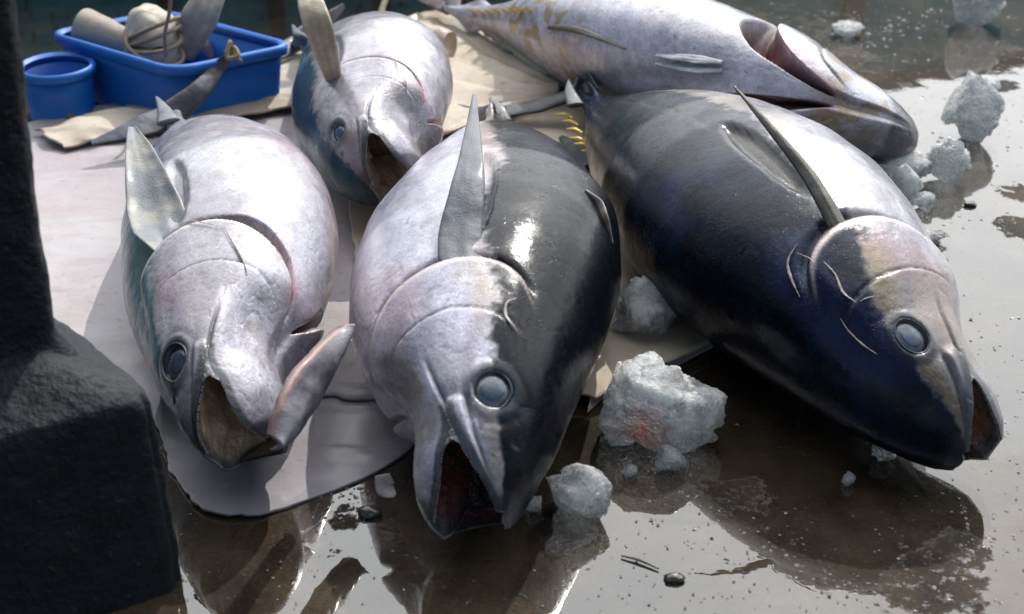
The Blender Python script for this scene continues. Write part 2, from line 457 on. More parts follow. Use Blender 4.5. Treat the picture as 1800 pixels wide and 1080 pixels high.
# ------------------------------------------------------------------ materials
def mat_skin():
    M = NT('wet_tuna_skin'); v = M.coord()
    a = M.n('ShaderNodeAttribute', attribute_name='skin'); b = M.n('ShaderNodeAttribute', attribute_name='surf')
    sp = M.n('ShaderNodeSeparateColor'); M.l(b.outputs['Color'], sp.inputs[0])
    n1 = M.noise(v, 260, 4, .6); n2 = M.noise(v, 70, 5, .6); n3 = M.noise(v, 900, 2, .5)
    col = M.mix(M.math('MULTIPLY', M.ramp(n1, .40, .66), .45), a.outputs['Color'], M.mix(1.0, a.outputs['Color'], c4(.45, .44, .47), 'MULTIPLY'))
    col = M.mix(M.math('MULTIPLY', M.ramp(n2, .45, .7), .3), col, M.mix(1.0, col, c4(1.35, 1.3, 1.35), 'MULTIPLY'))
    # scratch lines: thin warped veins
    vs = M.coord((1, 1, 1)); w1 = M.noise(vs, 34, 3, .6, 1.2)
    vein = M.ramp(M.math('ABSOLUTE', M.math('SUBTRACT', w1, .5)), .0, .011, (1, 1, 1, 1), (0, 0, 0, 1))
    w2 = M.noise(M.coord((1, 1, 1)), 75, 2, .5, 2.0); v2 = M.ramp(M.math('ABSOLUTE', M.math('SUBTRACT', w2, .47)), .0, .007, (1, 1, 1, 1), (0, 0, 0, 1))
    vein = M.math('MAXIMUM', vein, M.math('MULTIPLY', v2, M.ramp(n2, .45, .6)))
    veinm = M.math('MULTIPLY', vein, M.math('MULTIPLY', M.math('SUBTRACT', 1.0, sp.outputs[2]), .75))
    col = M.mix(veinm, col, c4(.13, .12, .13))
    M.l(col, M.b.inputs['Base Color'])
    M.l(sp.outputs[1], M.b.inputs['Metallic'])
    r = M.math('ADD', sp.outputs[0], M.math('MULTIPLY', M.math('SUBTRACT', n2, .5), .35), True)
    M.l(r, M.b.inputs['Roughness'])
    hgt = M.math('ADD', M.math('MULTIPLY', n1, .5), M.math('ADD', M.math('MULTIPLY', n2, 1.0), M.math('MULTIPLY', vein, -.25)))
    nb = M.bump(hgt, .0012, .7)
    M.l(nb, M.b.inputs['Normal'])
    # slime and water film: broken up by drops so the light glitters
    vo = M.voro(v, 330); drop = M.ramp(vo.outputs['Distance'], .0, .36, (1, 1, 1, 1), (0, 0, 0, 1))
    dm = M.math('MULTIPLY', drop, M.ramp(M.noise(v, 38, 3, .6), .50, .58))
    ch = M.math('ADD', M.math('MULTIPLY', n2, .6), M.math('ADD', M.math('MULTIPLY', dm, .9), M.math('MULTIPLY', n3, .16)))
    cb = M.bump(ch, .0009, .8)
    M.l(cb, M.b.inputs['Coat Normal'])
    M.set(Coat_IOR=1.42)
    M.l(M.math('SUBTRACT', .75, M.math('MULTIPLY', sp.outputs[2], .30)), M.b.inputs['Coat Weight'])
    M.l(M.math('SUBTRACT', .5, M.math('MULTIPLY', sp.outputs[2], .46)), M.b.inputs['Specular IOR Level'])
    M.l(M.math('ADD', .07, M.math('MULTIPLY', M.ramp(M.noise(v, 16, 4, .6), .4, .65), .22)), M.b.inputs['Coat Roughness'])
    return M.m

def mat_flesh():
    M = NT('wet_mouth_flesh'); v = M.coord()
    a = M.n('ShaderNodeAttribute', attribute_name='skin'); M.l(a.outputs['Color'], M.b.inputs['Base Color'])
    n = M.noise(v, 120, 5, .6); n2 = M.noise(v, 45, 3, .6)
    nb = M.bump(M.math('ADD', n, n2), .006, 1.0); M.l(nb, M.b.inputs['Normal']); M.l(nb, M.b.inputs['Coat Normal'])
    M.set(Roughness=.4, Coat_Weight=1.0, Coat_Roughness=.05, Subsurface_Weight=.08); M.b.inputs['Subsurface Radius'].default_value = (.01, .004, .003)
    return M.m

def mat_fin(name='wet_fin'):
    M = NT(name); v = M.coord()
    a = M.n('ShaderNodeAttribute', attribute_name='skin'); n = M.noise(v, 300, 4)
    col = M.mix(M.math('MULTIPLY', M.ramp(n, .4, .7), .35), a.outputs['Color'], M.mix(1.0, a.outputs['Color'], c4(.4, .4, .42), 'MULTIPLY'))
    M.l(col, M.b.inputs['Base Color']); M.l(M.bump(n, .001, .8), M.b.inputs['Normal'])
    M.set(Roughness=.55, Metallic=.0, Coat_Weight=.15, Coat_Roughness=.2)
    return M.m

def simple(name, col, rough=.5, nscale=60, nmix=.4, dark=(.5, .5, .5), bump=.001, **k):
    M = NT(name); v = M.coord(); n = M.noise(v, nscale, 6, .62)
    c = M.mix(M.math('MULTIPLY', M.ramp(n, .35, .7), nmix), c4(*col), c4(*[a*b for a, b in zip(col, dark)]))
    M.l(c, M.b.inputs['Base Color']); M.l(M.bump(n, bump, .8), M.b.inputs['Normal'])
    M.set(Roughness=rough, **k)
    return M.m

def mat_ground():
    M = NT('wet_quay_concrete'); v = M.coord()
    big = M.noise(v, 1.6, 6, .6); mid = M.noise(v, 9, 6, .65); fine = M.noise(v, 110, 5, .7)
    col = M.mix(M.ramp(mid, .35, .68), c4(.020, .014, .009), c4(.070, .050, .030))
    col = M.mix(M.ramp(big, .45, .65), col, M.mix(1.0, col, c4(.55, .55, .55), 'MULTIPLY'))
    vo = M.voro(v, 190); ag = M.ramp(M.math('MULTIPLY', vo.outputs['Distance'], 1.0), .10, .34, (1, 1, 1, 1), (0, 0, 0, 1))
    sel = M.ramp(M.n('ShaderNodeSeparateColor').outputs[0], 0, 1)
    sc = M.n('ShaderNodeSeparateColor'); M.l(vo.outputs['Color'], sc.inputs[0])
    agm = M.math('MULTIPLY', ag, M.ramp(sc.outputs[0], .50, .60))
    agc = M.mix(sc.outputs[1], c4(.11, .075, .045), c4(.045, .034, .024))
    col = M.mix(agm, col, agc)
    agd = M.math('MULTIPLY', ag, M.ramp(sc.outputs[2], .75, .8))
    col = M.mix(M.math('MULTIPLY', agd, .7), col, c4(.012, .01, .008))
    col = M.mix(M.math('MULTIPLY', M.ramp(fine, .4, .65), .5), col, M.mix(1.0, col, c4(.45, .45, .45), 'MULTIPLY'))
    M.l(col, M.b.inputs['Base Color'])
    M.set(Roughness=.55)
    M.b.inputs['Specular IOR Level'].default_value = .05
    M.l(M.bump(M.math('ADD', fine, M.math('MULTIPLY', agm, .5)), .003, .8), M.b.inputs['Normal'])
    # standing water: smooth film nearly everywhere, breaking up where the concrete pokes through
    at = M.n('ShaderNodeAttribute', attribute_name='dry'); sp = M.n('ShaderNodeSeparateColor'); M.l(at.outputs['Color'], sp.inputs[0])
    edge = M.math('ADD', sp.outputs[0], M.math('MULTIPLY', M.math('SUBTRACT', M.noise(v, 26, 7, .68), .5), 1.5))
    dry = M.ramp(edge, .50, .60)
    gr = M.ramp(M.math('ADD', fine, M.math('MULTIPLY', M.noise(v, 40, 4, .6), .6)), .66, .80)
    film = M.math('MULTIPLY', dry, M.math('ADD', .35, M.math('MULTIPLY', gr, .65)))
    # bubbles and grit standing in the film
    def spots(scale, lo, hi, dens):
        q = M.voro(v, scale); s2 = M.n('ShaderNodeSeparateColor'); M.l(q.outputs['Color'], s2.inputs[0])
        m = M.math('GREATER_THAN', s2.outputs[0], dens)
        return M.math('MULTIPLY', M.ramp(q.outputs['Distance'], lo, hi, (1, 1, 1, 1), (0, 0, 0, 1)), m), q
    s1, q1 = spots(42, .05, .18, .88); s2_, q2 = spots(110, .10, .26, .90)
    bub = M.math('MULTIPLY', M.math('ADD', s1, M.math('MULTIPLY', s2_, .5)), M.math('ADD', .12, sp.outputs[1]))
    wob = M.noise(v, 5, 2, .5); wob2 = M.noise(v, 38, 2, .5)
    ch = M.math('ADD', M.math('MULTIPLY', bub, .0016), M.math('ADD', M.math('MULTIPLY', film, M.math('MULTIPLY', fine, .004)), M.math('ADD', M.math('MULTIPLY', wob, .0010), M.math('MULTIPLY', wob2, .00010))))
    cb = M.bump(ch, 1.0, 1.0); M.l(cb, M.b.inputs['Coat Normal'])
    M.b.inputs['Coat IOR'].default_value = 1.85
    M.l(M.math('ADD', .012, M.math('MULTIPLY', film, .16)), M.b.inputs['Coat Roughness'])
    M.l(M.math('SUBTRACT', 1.0, M.math('MULTIPLY', film, .93)), M.b.inputs['Coat Weight'])
    return M.m

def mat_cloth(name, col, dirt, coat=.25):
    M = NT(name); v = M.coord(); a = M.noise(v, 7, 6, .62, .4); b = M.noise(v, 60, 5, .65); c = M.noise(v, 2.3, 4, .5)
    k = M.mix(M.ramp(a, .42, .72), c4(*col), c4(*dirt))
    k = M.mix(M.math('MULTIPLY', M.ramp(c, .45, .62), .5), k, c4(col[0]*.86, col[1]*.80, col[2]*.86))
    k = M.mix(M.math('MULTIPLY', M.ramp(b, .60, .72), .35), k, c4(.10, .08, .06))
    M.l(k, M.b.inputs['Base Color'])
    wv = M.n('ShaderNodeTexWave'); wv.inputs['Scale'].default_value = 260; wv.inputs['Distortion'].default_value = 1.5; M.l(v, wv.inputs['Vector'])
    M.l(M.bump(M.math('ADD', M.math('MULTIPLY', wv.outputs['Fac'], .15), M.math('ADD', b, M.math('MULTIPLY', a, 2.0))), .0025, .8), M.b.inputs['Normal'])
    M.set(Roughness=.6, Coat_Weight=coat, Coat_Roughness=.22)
    return M.m

def mat_iron():
    M = NT('thick_black_paint_on_iron'); v = M.coord(); a = M.noise(v, 14, 7, .68); b = M.noise(v, 90, 5, .65); c = M.noise(v, 5, 4, .6)
    k = M.mix(M.ramp(a, .35, .7), c4(.004, .006, .009), c4(.013, .017, .021))
    k = M.mix(M.math('MULTIPLY', M.ramp(b, .64, .70), M.ramp(c, .45, .6)), k, c4(.09, .055, .03))
    k = M.mix(M.ramp(M.noise(v, 33, 4, .6), .70, .74), k, c4(.11, .10, .09))
    M.l(k, M.b.inputs['Base Color'])
    h = M.math('ADD', M.math('MULTIPLY', a, 1.0), M.math('MULTIPLY', b, .35)); M.l(M.bump(h, .010, .9), M.b.inputs['Normal'])
    M.l(M.math('ADD', .25, M.math('MULTIPLY', a, .4)), M.b.inputs['Roughness'])
    M.b.inputs['Specular IOR Level'].default_value = .10
    M.set(Coat_Weight=.16, Coat_Roughness=.14); M.l(M.bump(M.math('ADD', h, M.math('MULTIPLY', M.noise(v, 45, 4, .6), .8)), .012, 1.0), M.b.inputs['Coat Normal'])
    return M.m

def mat_ice(name='melting_ice', stain=None, gl=.32):
    M = NT(name); v = M.coord(); a = M.noise(v, 26, 4, .6); b = M.noise(v, 150, 4, .65); vo = M.voro(v, 240)
    clear = M.ramp(a, .42, .60)
    base = M.mix(clear, c4(.92, .93, .93), c4(.96, .97, .97))
    if stain is not None:
        g = M.n('ShaderNodeVectorMath', operation='DISTANCE'); tcn = M.n('ShaderNodeTexCoord'); M.l(tcn.outputs['Object'], g.inputs[0]); g.inputs[1].default_value = stain
        d = M.math('ADD', g.outputs['Value'], M.math('MULTIPLY', M.math('SUBTRACT', M.noise(v, 40, 5, .6), .5), .045))
        base = M.mix(M.ramp(d, .012, .052, (1, 1, 1, 1), (0, 0, 0, 1)), base, c4(.75, .20, .15))
        g2 = M.ramp(M.noise(v, 18, 3, .5), .5, .7)
        base = M.mix(M.math('MULTIPLY', g2, .35), base, c4(.80, .62, .42))
    M.l(base, M.b.inputs['Base Color'])
    hb = M.bump(M.math('ADD', M.math('MULTIPLY', vo.outputs['Distance'], 1.1), M.math('ADD', M.math('MULTIPLY', a, 1.2), M.math('MULTIPLY', b, .7))), .0045, 1.0)
    M.l(hb, M.b.inputs['Normal'])
    M.set(Roughness=.22, IOR=1.31, Subsurface_Weight=1.0, Subsurface_Scale=.8); M.b.inputs['Subsurface Radius'].default_value = (.03, .034, .036)
    g = M.n('ShaderNodeBsdfGlass'); g.inputs['Roughness'].default_value = .10; g.inputs['IOR'].default_value = 1.31; M.l(hb, g.inputs['Normal'])
    g.inputs['Color'].default_value = c4(.93, .96, .97)
    mx = M.n('ShaderNodeMixShader'); M.l(M.math('ADD', gl, M.math('MULTIPLY', clear, .40)), mx.inputs[0])
    M.l(M.b.outputs[0], mx.inputs[1]); M.l(g.outputs[0], mx.inputs[2]); M.l(mx.outputs[0], M.out.inputs['Surface'])
    return M.m

SKIN, FLESH, FIN = mat_skin(), mat_flesh(), mat_fin()
GROUND, IRON = mat_ground(), mat_iron()
ICE = mat_ice()

# ------------------------------------------------------------------ the ground
def ground():
    xs = np.unique(np.r_[np.linspace(-30, -1.6, 12), np.linspace(-1.6, 2.0, 181), np.linspace(2.0, 30, 12)])
    ys = np.unique(np.r_[np.linspace(-6, -1.2, 6), np.linspace(-1.2, 2.6, 191), np.linspace(2.6, 60, 14)])
    X, Y = np.meshgrid(xs, ys, indexing='ij'); Pn = np.stack([X, Y, 0*X], -1).reshape(-1, 3)
    q = proj(Pn)
    dry = np.zeros(len(Pn)); bub = np.zeros(len(Pn))
    def blob(px, py, r, a, arr):
        c = P(px, py); d = np.linalg.norm((Pn-c)[:, :2], axis=1); arr += a*np.exp(-(d/r)**2)
    n = fbm(Pn, 5, 4, 2.2)
    dry += .15*ss(n, .45, .7)
    for a in ((1640, 1035, .07, .9), (1690, 960, .04, .7), (1760, 150, .05, .9), (1790, 400, .05, .8), (1600, 150, .03, .6), (1300, 870, .05, .5), (1000, 1000, .08, .3), (560, 960, .10, .22), (430, 1010, .10, .2), (1350, 960, .06, .25), (600, 900, .06, .3), (1480, 110, .12, .5), (1400, 40, .3, .5), (1710, 140, .04, .5), (1790, 340, .05, .6), (1770, 90, .1, .5), (1250, 870, .04, .2)): blob(*a, dry)
    for a in ((1770, 900, .16, .9), (1700, 480, .12, .25), (1350, 1040, .15, .30), (1250, 950, .1, .2), (1500, 80, .4, .8), (1750, 650, .15, .5)): blob(*a, bub)
    o = link_mesh('wet_ground', Pn, grid_faces(len(xs), len(ys))[:, ::-1].copy(), GROUND, attrs={'dry': np.stack([dry, bub, 0*dry], -1)})
    # faces must look up
    tag(o, kind='structure')
ground()

# ------------------------------------------------------------------ teal boat hull at the back
def boat():
    root = empty('moored_boat', (.6, 2.3, 0)); tag(root, 'worn teal painted boat hull standing behind the blue tubs', 'boat')
    M = NT('worn_teal_paint'); v = M.coord((1, 1, .45)); a = M.noise(v, 9, 7, .65); b = M.noise(v, 34, 5, .6)
    k = M.mix(M.ramp(a, .4, .62), c4(.03, .36, .42), c4(.06, .50, .55)); k = M.mix(M.ramp(b, .60, .68), k, c4(.05, .035, .02)); M.l(k, M.b.inputs['Base Color'])
    M.l(M.bump(a, .006), M.b.inputs['Normal']); M.set(Roughness=.5)
    dark = simple('dark_wet_timber', (.02, .018, .016), .5)
    O = np.array([.6, 2.3, 0])
    p0 = np.array([-2.2, 1.55]); p1 = np.array([-.1, 1.95]); p2 = np.array([4.2, 3.8])
    def strip(name, t0, t1, z0, z1, off, mat, n=60, thick=.03, lab=None):
        t = np.linspace(t0, t1, n); c = np.where(t[:, None] < .4, p0+(p1-p0)*(t[:, None]/.4), p1+(p2-p1)*((t[:, None]-.4)/.6))
        d = np.gradient(c, axis=0); d = unit(d); nn = np.stack([d[:, 1], -d[:, 0]], -1)
        prof_ = [(off, z0), (off+.02, z1), (off+.02-thick, z1), (off-thick, z0)]
        V = np.stack([np.c_[c+nn*a_, np.full(n, z_)] for a_, z_ in prof_], 1).reshape(-1, 3)
        F = grid_faces(n, 4, close_v=True)
        F = np.vstack([F, [[3, 2, 1, 0]], [[(n-1)*4, (n-1)*4+1, (n-1)*4+2, (n-1)*4+3]]])
        o = link_mesh(name, V, F, mat, parent=root, origin=O, smooth=False)
        return o
    zz = [0.0, .13, .26, .39, .50]
    for a_, b_ in zip(zz[:-1], zz[1:]): strip('plank', 0, 1, a_+.004, b_-.004, 0, M.m)
    strip('inner_skin', 0, 1, 0, .48, -.035, dark)
    strip('rubbing_rail', 0, 1, .505, .55, .035, dark, thick=.09)
    for t in (.05, .135, .155, .235, .29, .345, .39, .47, .56, .68, .8): strip('rib', t, t+.008, 0, .50, .045, dark, n=2, thick=.035)
boat()

# ------------------------------------------------------------------ sheets under the fish
def sheet(name, edge0, edge1, z, mat, label, nu=170, nv=130, wr=.006, seed=1, curl=None, sag=None, thick=.004, zf=None, cat='canvas sheet'):
    """a laid-out sheet between two edge curves surveyed on the quay"""
    A = catmull(np.array([P(*e) if len(e) == 3 else P(e[0], e[1], z) for e in edge0]), np.linspace(0, 1, nu))
    B = catmull(np.array([P(*e) if len(e) == 3 else P(e[0], e[1], z) for e in edge1]), np.linspace(0, 1, nu))
    t = np.linspace(0, 1, nv)[None, :, None]
    V = A[:, None]*(1-t)+B[:, None]*t
    Vf = V.reshape(-1, 3)
    ft = np.minimum(t, 1-t)[..., 0]*np.ones((nu, 1)); fu = np.minimum(np.linspace(0, 1, nu), 1-np.linspace(0, 1, nu))[:, None]*np.ones((1, nv))
    n = fbm(Vf*[1, 1, 0], seed, 4, 6).reshape(nu, nv); n2 = np.abs(fbm(Vf*[1, 2.2, 0], seed+5, 3, 5).reshape(nu, nv)-.5)
    V[..., 2] += wr*(n*1.0) + wr*1.0*(1-ss(n2, 0, .14))
    # ragged edge
    e = (fbm(Vf*[1, 1, 0], seed+9, 4, 22).reshape(nu, nv, 1)-.5)*.02
    m = (1-ss(np.minimum(ft, fu), 0, .03))[..., None]
    V[..., :2] += e*m
    if zf is not None: V[..., 2] += zf(np.linspace(0, 1, nu)[:, None], np.linspace(0, 1, nv)[None, :])
    top = V.reshape(-1, 3); bot = top-[0, 0, thick]
    F = grid_faces(nu, nv); nV = nu*nv
    VV = np.vstack([top, bot]); F2 = F[:, ::-1]+nV
    rim = list(range(nv)) + [i*nv+nv-1 for i in range(1, nu)] + [(nu-1)*nv+j for j in range(nv-2, -1, -1)] + [i*nv for i in range(nu-2, 0, -1)]
    rim = np.array(rim); rn = np.roll(rim, -1)
    R = np.stack([rim, rn, rn+nV, rim+nV], -1)
    c = VV.mean(0); c[2] = 0
    o = link_mesh(name, VV, np.vstack([F, F2, R]), mat, origin=c)
    tag(o, label, cat); return o

LILAC = mat_cloth('wet_pale_canvas', (.41, .385, .395), (.33, .26, .25))
BEIGE = mat_cloth('beige_canvas', (.54, .47, .37), (.36, .28, .19), .15)
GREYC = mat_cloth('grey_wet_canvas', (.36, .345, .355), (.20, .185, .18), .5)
sheet('canvas_sheet', [(-40, 240), (75, 218), (300, 165), (520, 120), (800, 60)], [(60, 860), (200, 760), (550, 702), (640, 706), (960, 690)], .006, LILAC,
      'wide pale lilac-white canvas sheet lit by the sun beside the iron post', seed=3, wr=.004, zf=lambda a, b: .008*ss(.06-b, 0, .06))
sheet('canvas_sheet', [(690, 60), (860, 120), (1010, 180), (1100, 340), (1255, 600)], [(560, 100), (600, 300), (640, 500), (700, 640), (1048, 700)], .020, BEIGE,
      'beige canvas under the middle fish, corner showing beneath the ice lump', seed=7, wr=.003, nu=150)
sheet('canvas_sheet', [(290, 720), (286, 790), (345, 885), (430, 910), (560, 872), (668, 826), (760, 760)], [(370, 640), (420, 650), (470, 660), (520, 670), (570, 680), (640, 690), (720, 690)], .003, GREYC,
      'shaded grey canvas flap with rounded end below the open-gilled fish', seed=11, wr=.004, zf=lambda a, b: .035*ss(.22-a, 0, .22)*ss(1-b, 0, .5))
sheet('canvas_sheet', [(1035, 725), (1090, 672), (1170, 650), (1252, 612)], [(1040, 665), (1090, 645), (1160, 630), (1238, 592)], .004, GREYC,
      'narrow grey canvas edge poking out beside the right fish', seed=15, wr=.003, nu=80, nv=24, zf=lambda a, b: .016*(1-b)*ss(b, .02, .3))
# beige folded strips along the back
sheet('canvas_sheet', [(60, 232), (200, 195), (330, 150), (480, 105), (560, 70)], [(110, 262), (230, 240), (380, 215), (520, 190), (600, 150)], .020, BEIGE,
      'beige canvas strip folded along the far edge beside the blue crate', seed=19, wr=.006, nu=140, nv=60, zf=lambda a, b: .02*np.sin(np.pi*np.clip(b, 0, 1))*(.4+.6*np.sin(a*9)**2))
def fold(a, b): return .016*(np.abs(((b*5.0+.6*np.sin(a*3)) % 1.0)-.5)*2)**.7
sheet('canvas_sheet', [(620, 75), (780, 22), (860, 75), (930, 120), (988, 158)], [(690, 235), (760, 240), (830, 225), (900, 200), (978, 178)], .034, BEIGE,
      'stack of stiff beige canvas folds ending in a sharp corner', seed=23, wr=.003, nu=120, nv=90, zf=fold)

def tube(name, pts, radii, mat, parent=None, origin=None, n=120, m=14, attrs=None, lump=0.0, seed=1, flat=(1.0, 1.0), closed=False):
    t = np.linspace(0, 1, n); c = catmull(pts, t); r = np.interp(t, np.linspace(0, 1, len(radii)), radii)
    tg = unit(np.gradient(c, axis=0)); ref = np.array([0, 0, 1.0]) if abs(tg[:, 2]).mean() < .8 else np.array([0, 1.0, 0])
    a = unit(np.cross(ref, tg)); b = np.cross(tg, a)
    ph = np.linspace(0, 2*np.pi, m, endpoint=False)
    V = c[:, None]+r[:, None, None]*(a[:, None]*np.cos(ph)[None, :, None]*flat[0]+b[:, None]*np.sin(ph)[None, :, None]*flat[1])
    V = V.reshape(-1, 3)
    if lump: V = V + (fbm(V, seed, 3, 1.2/max(radii))-.5)[:, None]*lump*unit(V-np.repeat(c, m, 0))
    F = [tuple(f) for f in grid_faces(n, m, close_v=True)]+[tuple(range(m-1, -1, -1)), tuple(range((n-1)*m, n*m))]
    return link_mesh(name, V, F, mat, parent=parent, origin=origin)

# rolled edge of the folded canvas behind
pts = [P(650, 62, .07), P(720, 66, .075), P(790, 82, .07)]
o = tube('canvas_roll', pts, [.036, .040, .036], BEIGE, origin=P(720, 66, 0), lump=.012, seed=4, m=28)
tag(o, 'beige canvas rolled up at the far edge right of the middle fish', 'canvas roll')
# ------------------------------------------------------------------ building the tuna
def fin(name, pts, widths, wdir, thick, col, parent, origin, edge=None, ridge=.0, n=90, m=26, seed=1, bow=0.0, mat=None, skew=0.0, colb=None):
    """a tapering blade: spine curve through pts, chord along wdir, rays as fine ridges"""
    t = np.linspace(0, 1, n); c = catmull(pts, t); w_ = np.interp(t, np.linspace(0, 1, len(widths)), widths)
    tg = unit(np.gradient(c, axis=0)); wd = np.asarray(wdir, float)*np.ones((n, 3)); wd = unit(wd-tg*(wd*tg).sum(1, keepdims=True)); nn = np.cross(tg, wd)
    v = np.linspace(-1, 1, m)
    off = v[None, :, None]*w_[:, None, None]*.5
    T = thick*(1-.75*t)[:, None]*np.sqrt(np.clip(1-v[None]**2, 0, 1))**.8+.0006
    rd = ridge*np.sin((v[None]*3.1+.6*(v[None]*t[:, None]))*22)*(1-v[None]**2)
    b = bow*(v[None]**2)*w_[:, None]
    mid = c[:, None]+wd[:, None]*off+nn[:, None]*b[..., None]
    mid = mid + tg[:, None]*(skew*w_[:, None]*v[None])[..., None]
    mid = mid + (fbm(mid, seed, 3, 30)-.5)[..., None]*.005*nn[:, None]
    up = mid+nn[:, None]*(T*.5+rd)[..., None]; dn = mid-nn[:, None]*(T*.5+rd)[..., None]
    V = np.vstack([up.reshape(-1, 3), dn.reshape(-1, 3)]); nV = n*m
    F = grid_faces(n, m); rim = np.array(list(range(m))+[i*m+m-1 for i in range(1, n)]+[(n-1)*m+j for j in range(m-2, -1, -1)]+[i*m for i in range(n-2, 0, -1)])
    rn = np.roll(rim, -1); R = np.stack([rim, rn, rn+nV, rim+nV], -1)
    cb = np.array(col); q = fbm(V, seed+3, 4, 40)
    C = mixc(cb*np.ones((len(V), 3)), colb if colb is not None else cb*.55, ss(q, .4, .62))
    ray = .5+.5*np.sin((v[None]*3.1)*22)*np.ones((n, 1)); ray = np.r_[ray.ravel(), ray.ravel()]
    C = mixc(C, cb*.45, ray*.35)
    if edge is not None:
        ed = np.r_[(np.abs(v)[None]*np.ones((n, 1))).ravel(), (np.abs(v)[None]*np.ones((n, 1))).ravel()]; C = mixc(C, edge, ss(ed, .72, .95))
    return link_mesh(name, V, np.vstack([F[:, ::-1], F+nV, R[:, ::-1]]), mat or FIN, parent=parent, origin=origin, attrs={'skin': C})

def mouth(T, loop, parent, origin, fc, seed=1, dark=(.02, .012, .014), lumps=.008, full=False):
    """the inside of the open mouth, from the lip back to the throat"""
    S = T.straight[loop]; N = len(loop); K = 26
    Lh = T.L; ut = .125 if full else .20; Tc = np.array([-ut*Lh, 0, -.012*Lh])
    cen = S.mean(0)
    d = S-cen; dyz = np.stack([0*d[:, 0], d[:, 1], d[:, 2]], -1); dirn = unit(dyz)
    end = Tc + dirn*(.020 if full else .034)*Lh
    if full: dark = fc[1]
    ctrl = np.stack([S[:, 0]*.45+Tc[0]*.55, S[:, 1]*.80, (S[:, 2]-cen[2])*.62+cen[2]*.75+Tc[2]*.25], -1)
    inner = S-dyz*.0+unit(-(S-cen)*[0.15, 1, 1])*.004*Lh
    V = []
    for k in range(K):
        t = k/(K-1)
        p = inner*(1-t)**2+2*ctrl*t*(1-t)+end*t*t
        if k == 0: p = S
        V.append(p)
    V = np.array(V); t = np.linspace(0, 1, K)[:, None]
    Vf = V.reshape(-1, 3); nz_ = fbm(Vf, seed, 4, 38).reshape(K, N)-.5
    n2 = fbm(Vf, seed+4, 4, 9/Lh*1.2).reshape(K, N); n3 = fbm(Vf, seed+6, 4, 60).reshape(K, N)
    V = V + (unit(V-cen-[0.0, 0, 0])*(-nz_*lumps*2.2*ss(t, .05, .3))[..., None])
    C = mixc(np.array(fc[0])*np.ones((K, N, 3)), fc[1], ss(n2, .40, .60)); C = mixc(C, fc[2], ss(n3, .55, .70)*.8)
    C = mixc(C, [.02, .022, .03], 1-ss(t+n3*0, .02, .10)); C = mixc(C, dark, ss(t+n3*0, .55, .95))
    V = T.bend(V.reshape(-1, 3))
    F = [tuple(f) for f in grid_faces(K, N, close_v=True)]+[tuple(range((K-1)*N, K*N))]
    return link_mesh('mouth_lining', V, F, FLESH, parent=parent, origin=origin, attrs={'skin': C.reshape(-1, 3)})

def membrane(T, loop, parent, origin, side, u_end, fc, seed=1):
    """skin stretched between the jaws at one corner of the mouth"""
    S = T.straight; n = 0
    nL = T.nrow
    if side > 0: up = loop[:nL][::-1]; lo_ = np.r_[loop[-(nL-1):], loop[0]]      # from the tip to the corner
    else:
        k = nL+T.ntop; up = loop[k:k+nL]; lo_ = np.r_[loop[k+nL:k+2*nL-1][::-1], up[-1]]
    A = S[up]; B = S[lo_]
    m = 18; v = np.linspace(0, 1, m); rows = []
    # each strand starts a little deeper in the middle so that the free edge is a curve
    uu = T.straight_u[up]; n_ = 26
    tt = np.linspace(0, 1, n_); V = np.zeros((n_, m, 3))
    for j, vj in enumerate(v):
        start = u_end+(.006 if side*T.vis < 0 else .004)*math.sin(math.pi*vj)
        us = start+(U_H-start)*tt
        a = np.stack([np.interp(us, uu, A[:, k]) for k in range(3)], -1); b = np.stack([np.interp(us, uu, B[:, k]) for k in range(3)], -1)
        gap = np.linalg.norm(a-b, axis=1)
        p = a*(1-vj)+b*vj; p[:, 1] += side*gap*.16*math.sin(math.pi*vj); p[:, 0] += gap*.10*math.sin(math.pi*vj)*0
        V[:, j] = p
    V2 = V.copy(); V2[..., 1] -= side*.003
    nV = n_*m; VV = np.vstack([V.reshape(-1, 3), V2.reshape(-1, 3)]); F = grid_faces(n_, m)
    rim = np.array(list(range(m))+[i*m+m-1 for i in range(1, n_)]+[(n_-1)*m+j for j in range(m-2, -1, -1)]+[i*m for i in range(n_-2, 0, -1)]); rn = np.roll(rim, -1)
    q = fbm(VV, seed, 4, 40); C = mixc(np.array(fc[0])*np.ones((2*nV, 3))*.8, fc[1], ss(q, .4, .6))
    tv = np.r_[np.repeat(tt, m), np.repeat(tt, m)]; C = mixc([.03, .03, .04]*np.ones((2*nV, 3)), C, ss(tv, .03, .12))
    out = np.r_[np.ones(nV), np.zeros(nV)]; C = mixc(C, [.06, .06, .075], out)
    return link_mesh('jaw_membrane', T.bend(VV), np.vstack([F, F[:, ::-1]+nV, np.stack([rim, rn, rn+nV, rim+nV], -1)]), FLESH, parent=parent, origin=origin, attrs={'skin': C})

def teeth(T, loop, parent, origin):
    S = T.straight[loop]; N = len(loop); cen = S.mean(0); V = []; F = []
    seg = np.linalg.norm(np.diff(S, axis=0), axis=1); cum = np.r_[0, np.cumsum(seg)]
    for q in np.arange(.01, cum[-1], .0036):
        i = min(int(np.searchsorted(cum, q)), N-2); p = S[i]; tg = unit(S[min(i+1, N-1)]-S[max(i-1, 0)]); inn = unit(cen-p)
        p = p+inn*.0015; b = unit(np.cross(tg, inn)); k = len(V)
        V += [p-tg*.0011, p+tg*.0011, p+b*.0011, p+inn*.0036]; F += [(k, k+1, k+3), (k+1, k+2, k+3), (k+2, k, k+3), (k, k+2, k+1)]
    o = link_mesh('teeth', T.bend(np.array(V)), F, TOOTH, parent=parent, origin=origin, smooth=False)
    tag(o, kind='stuff')

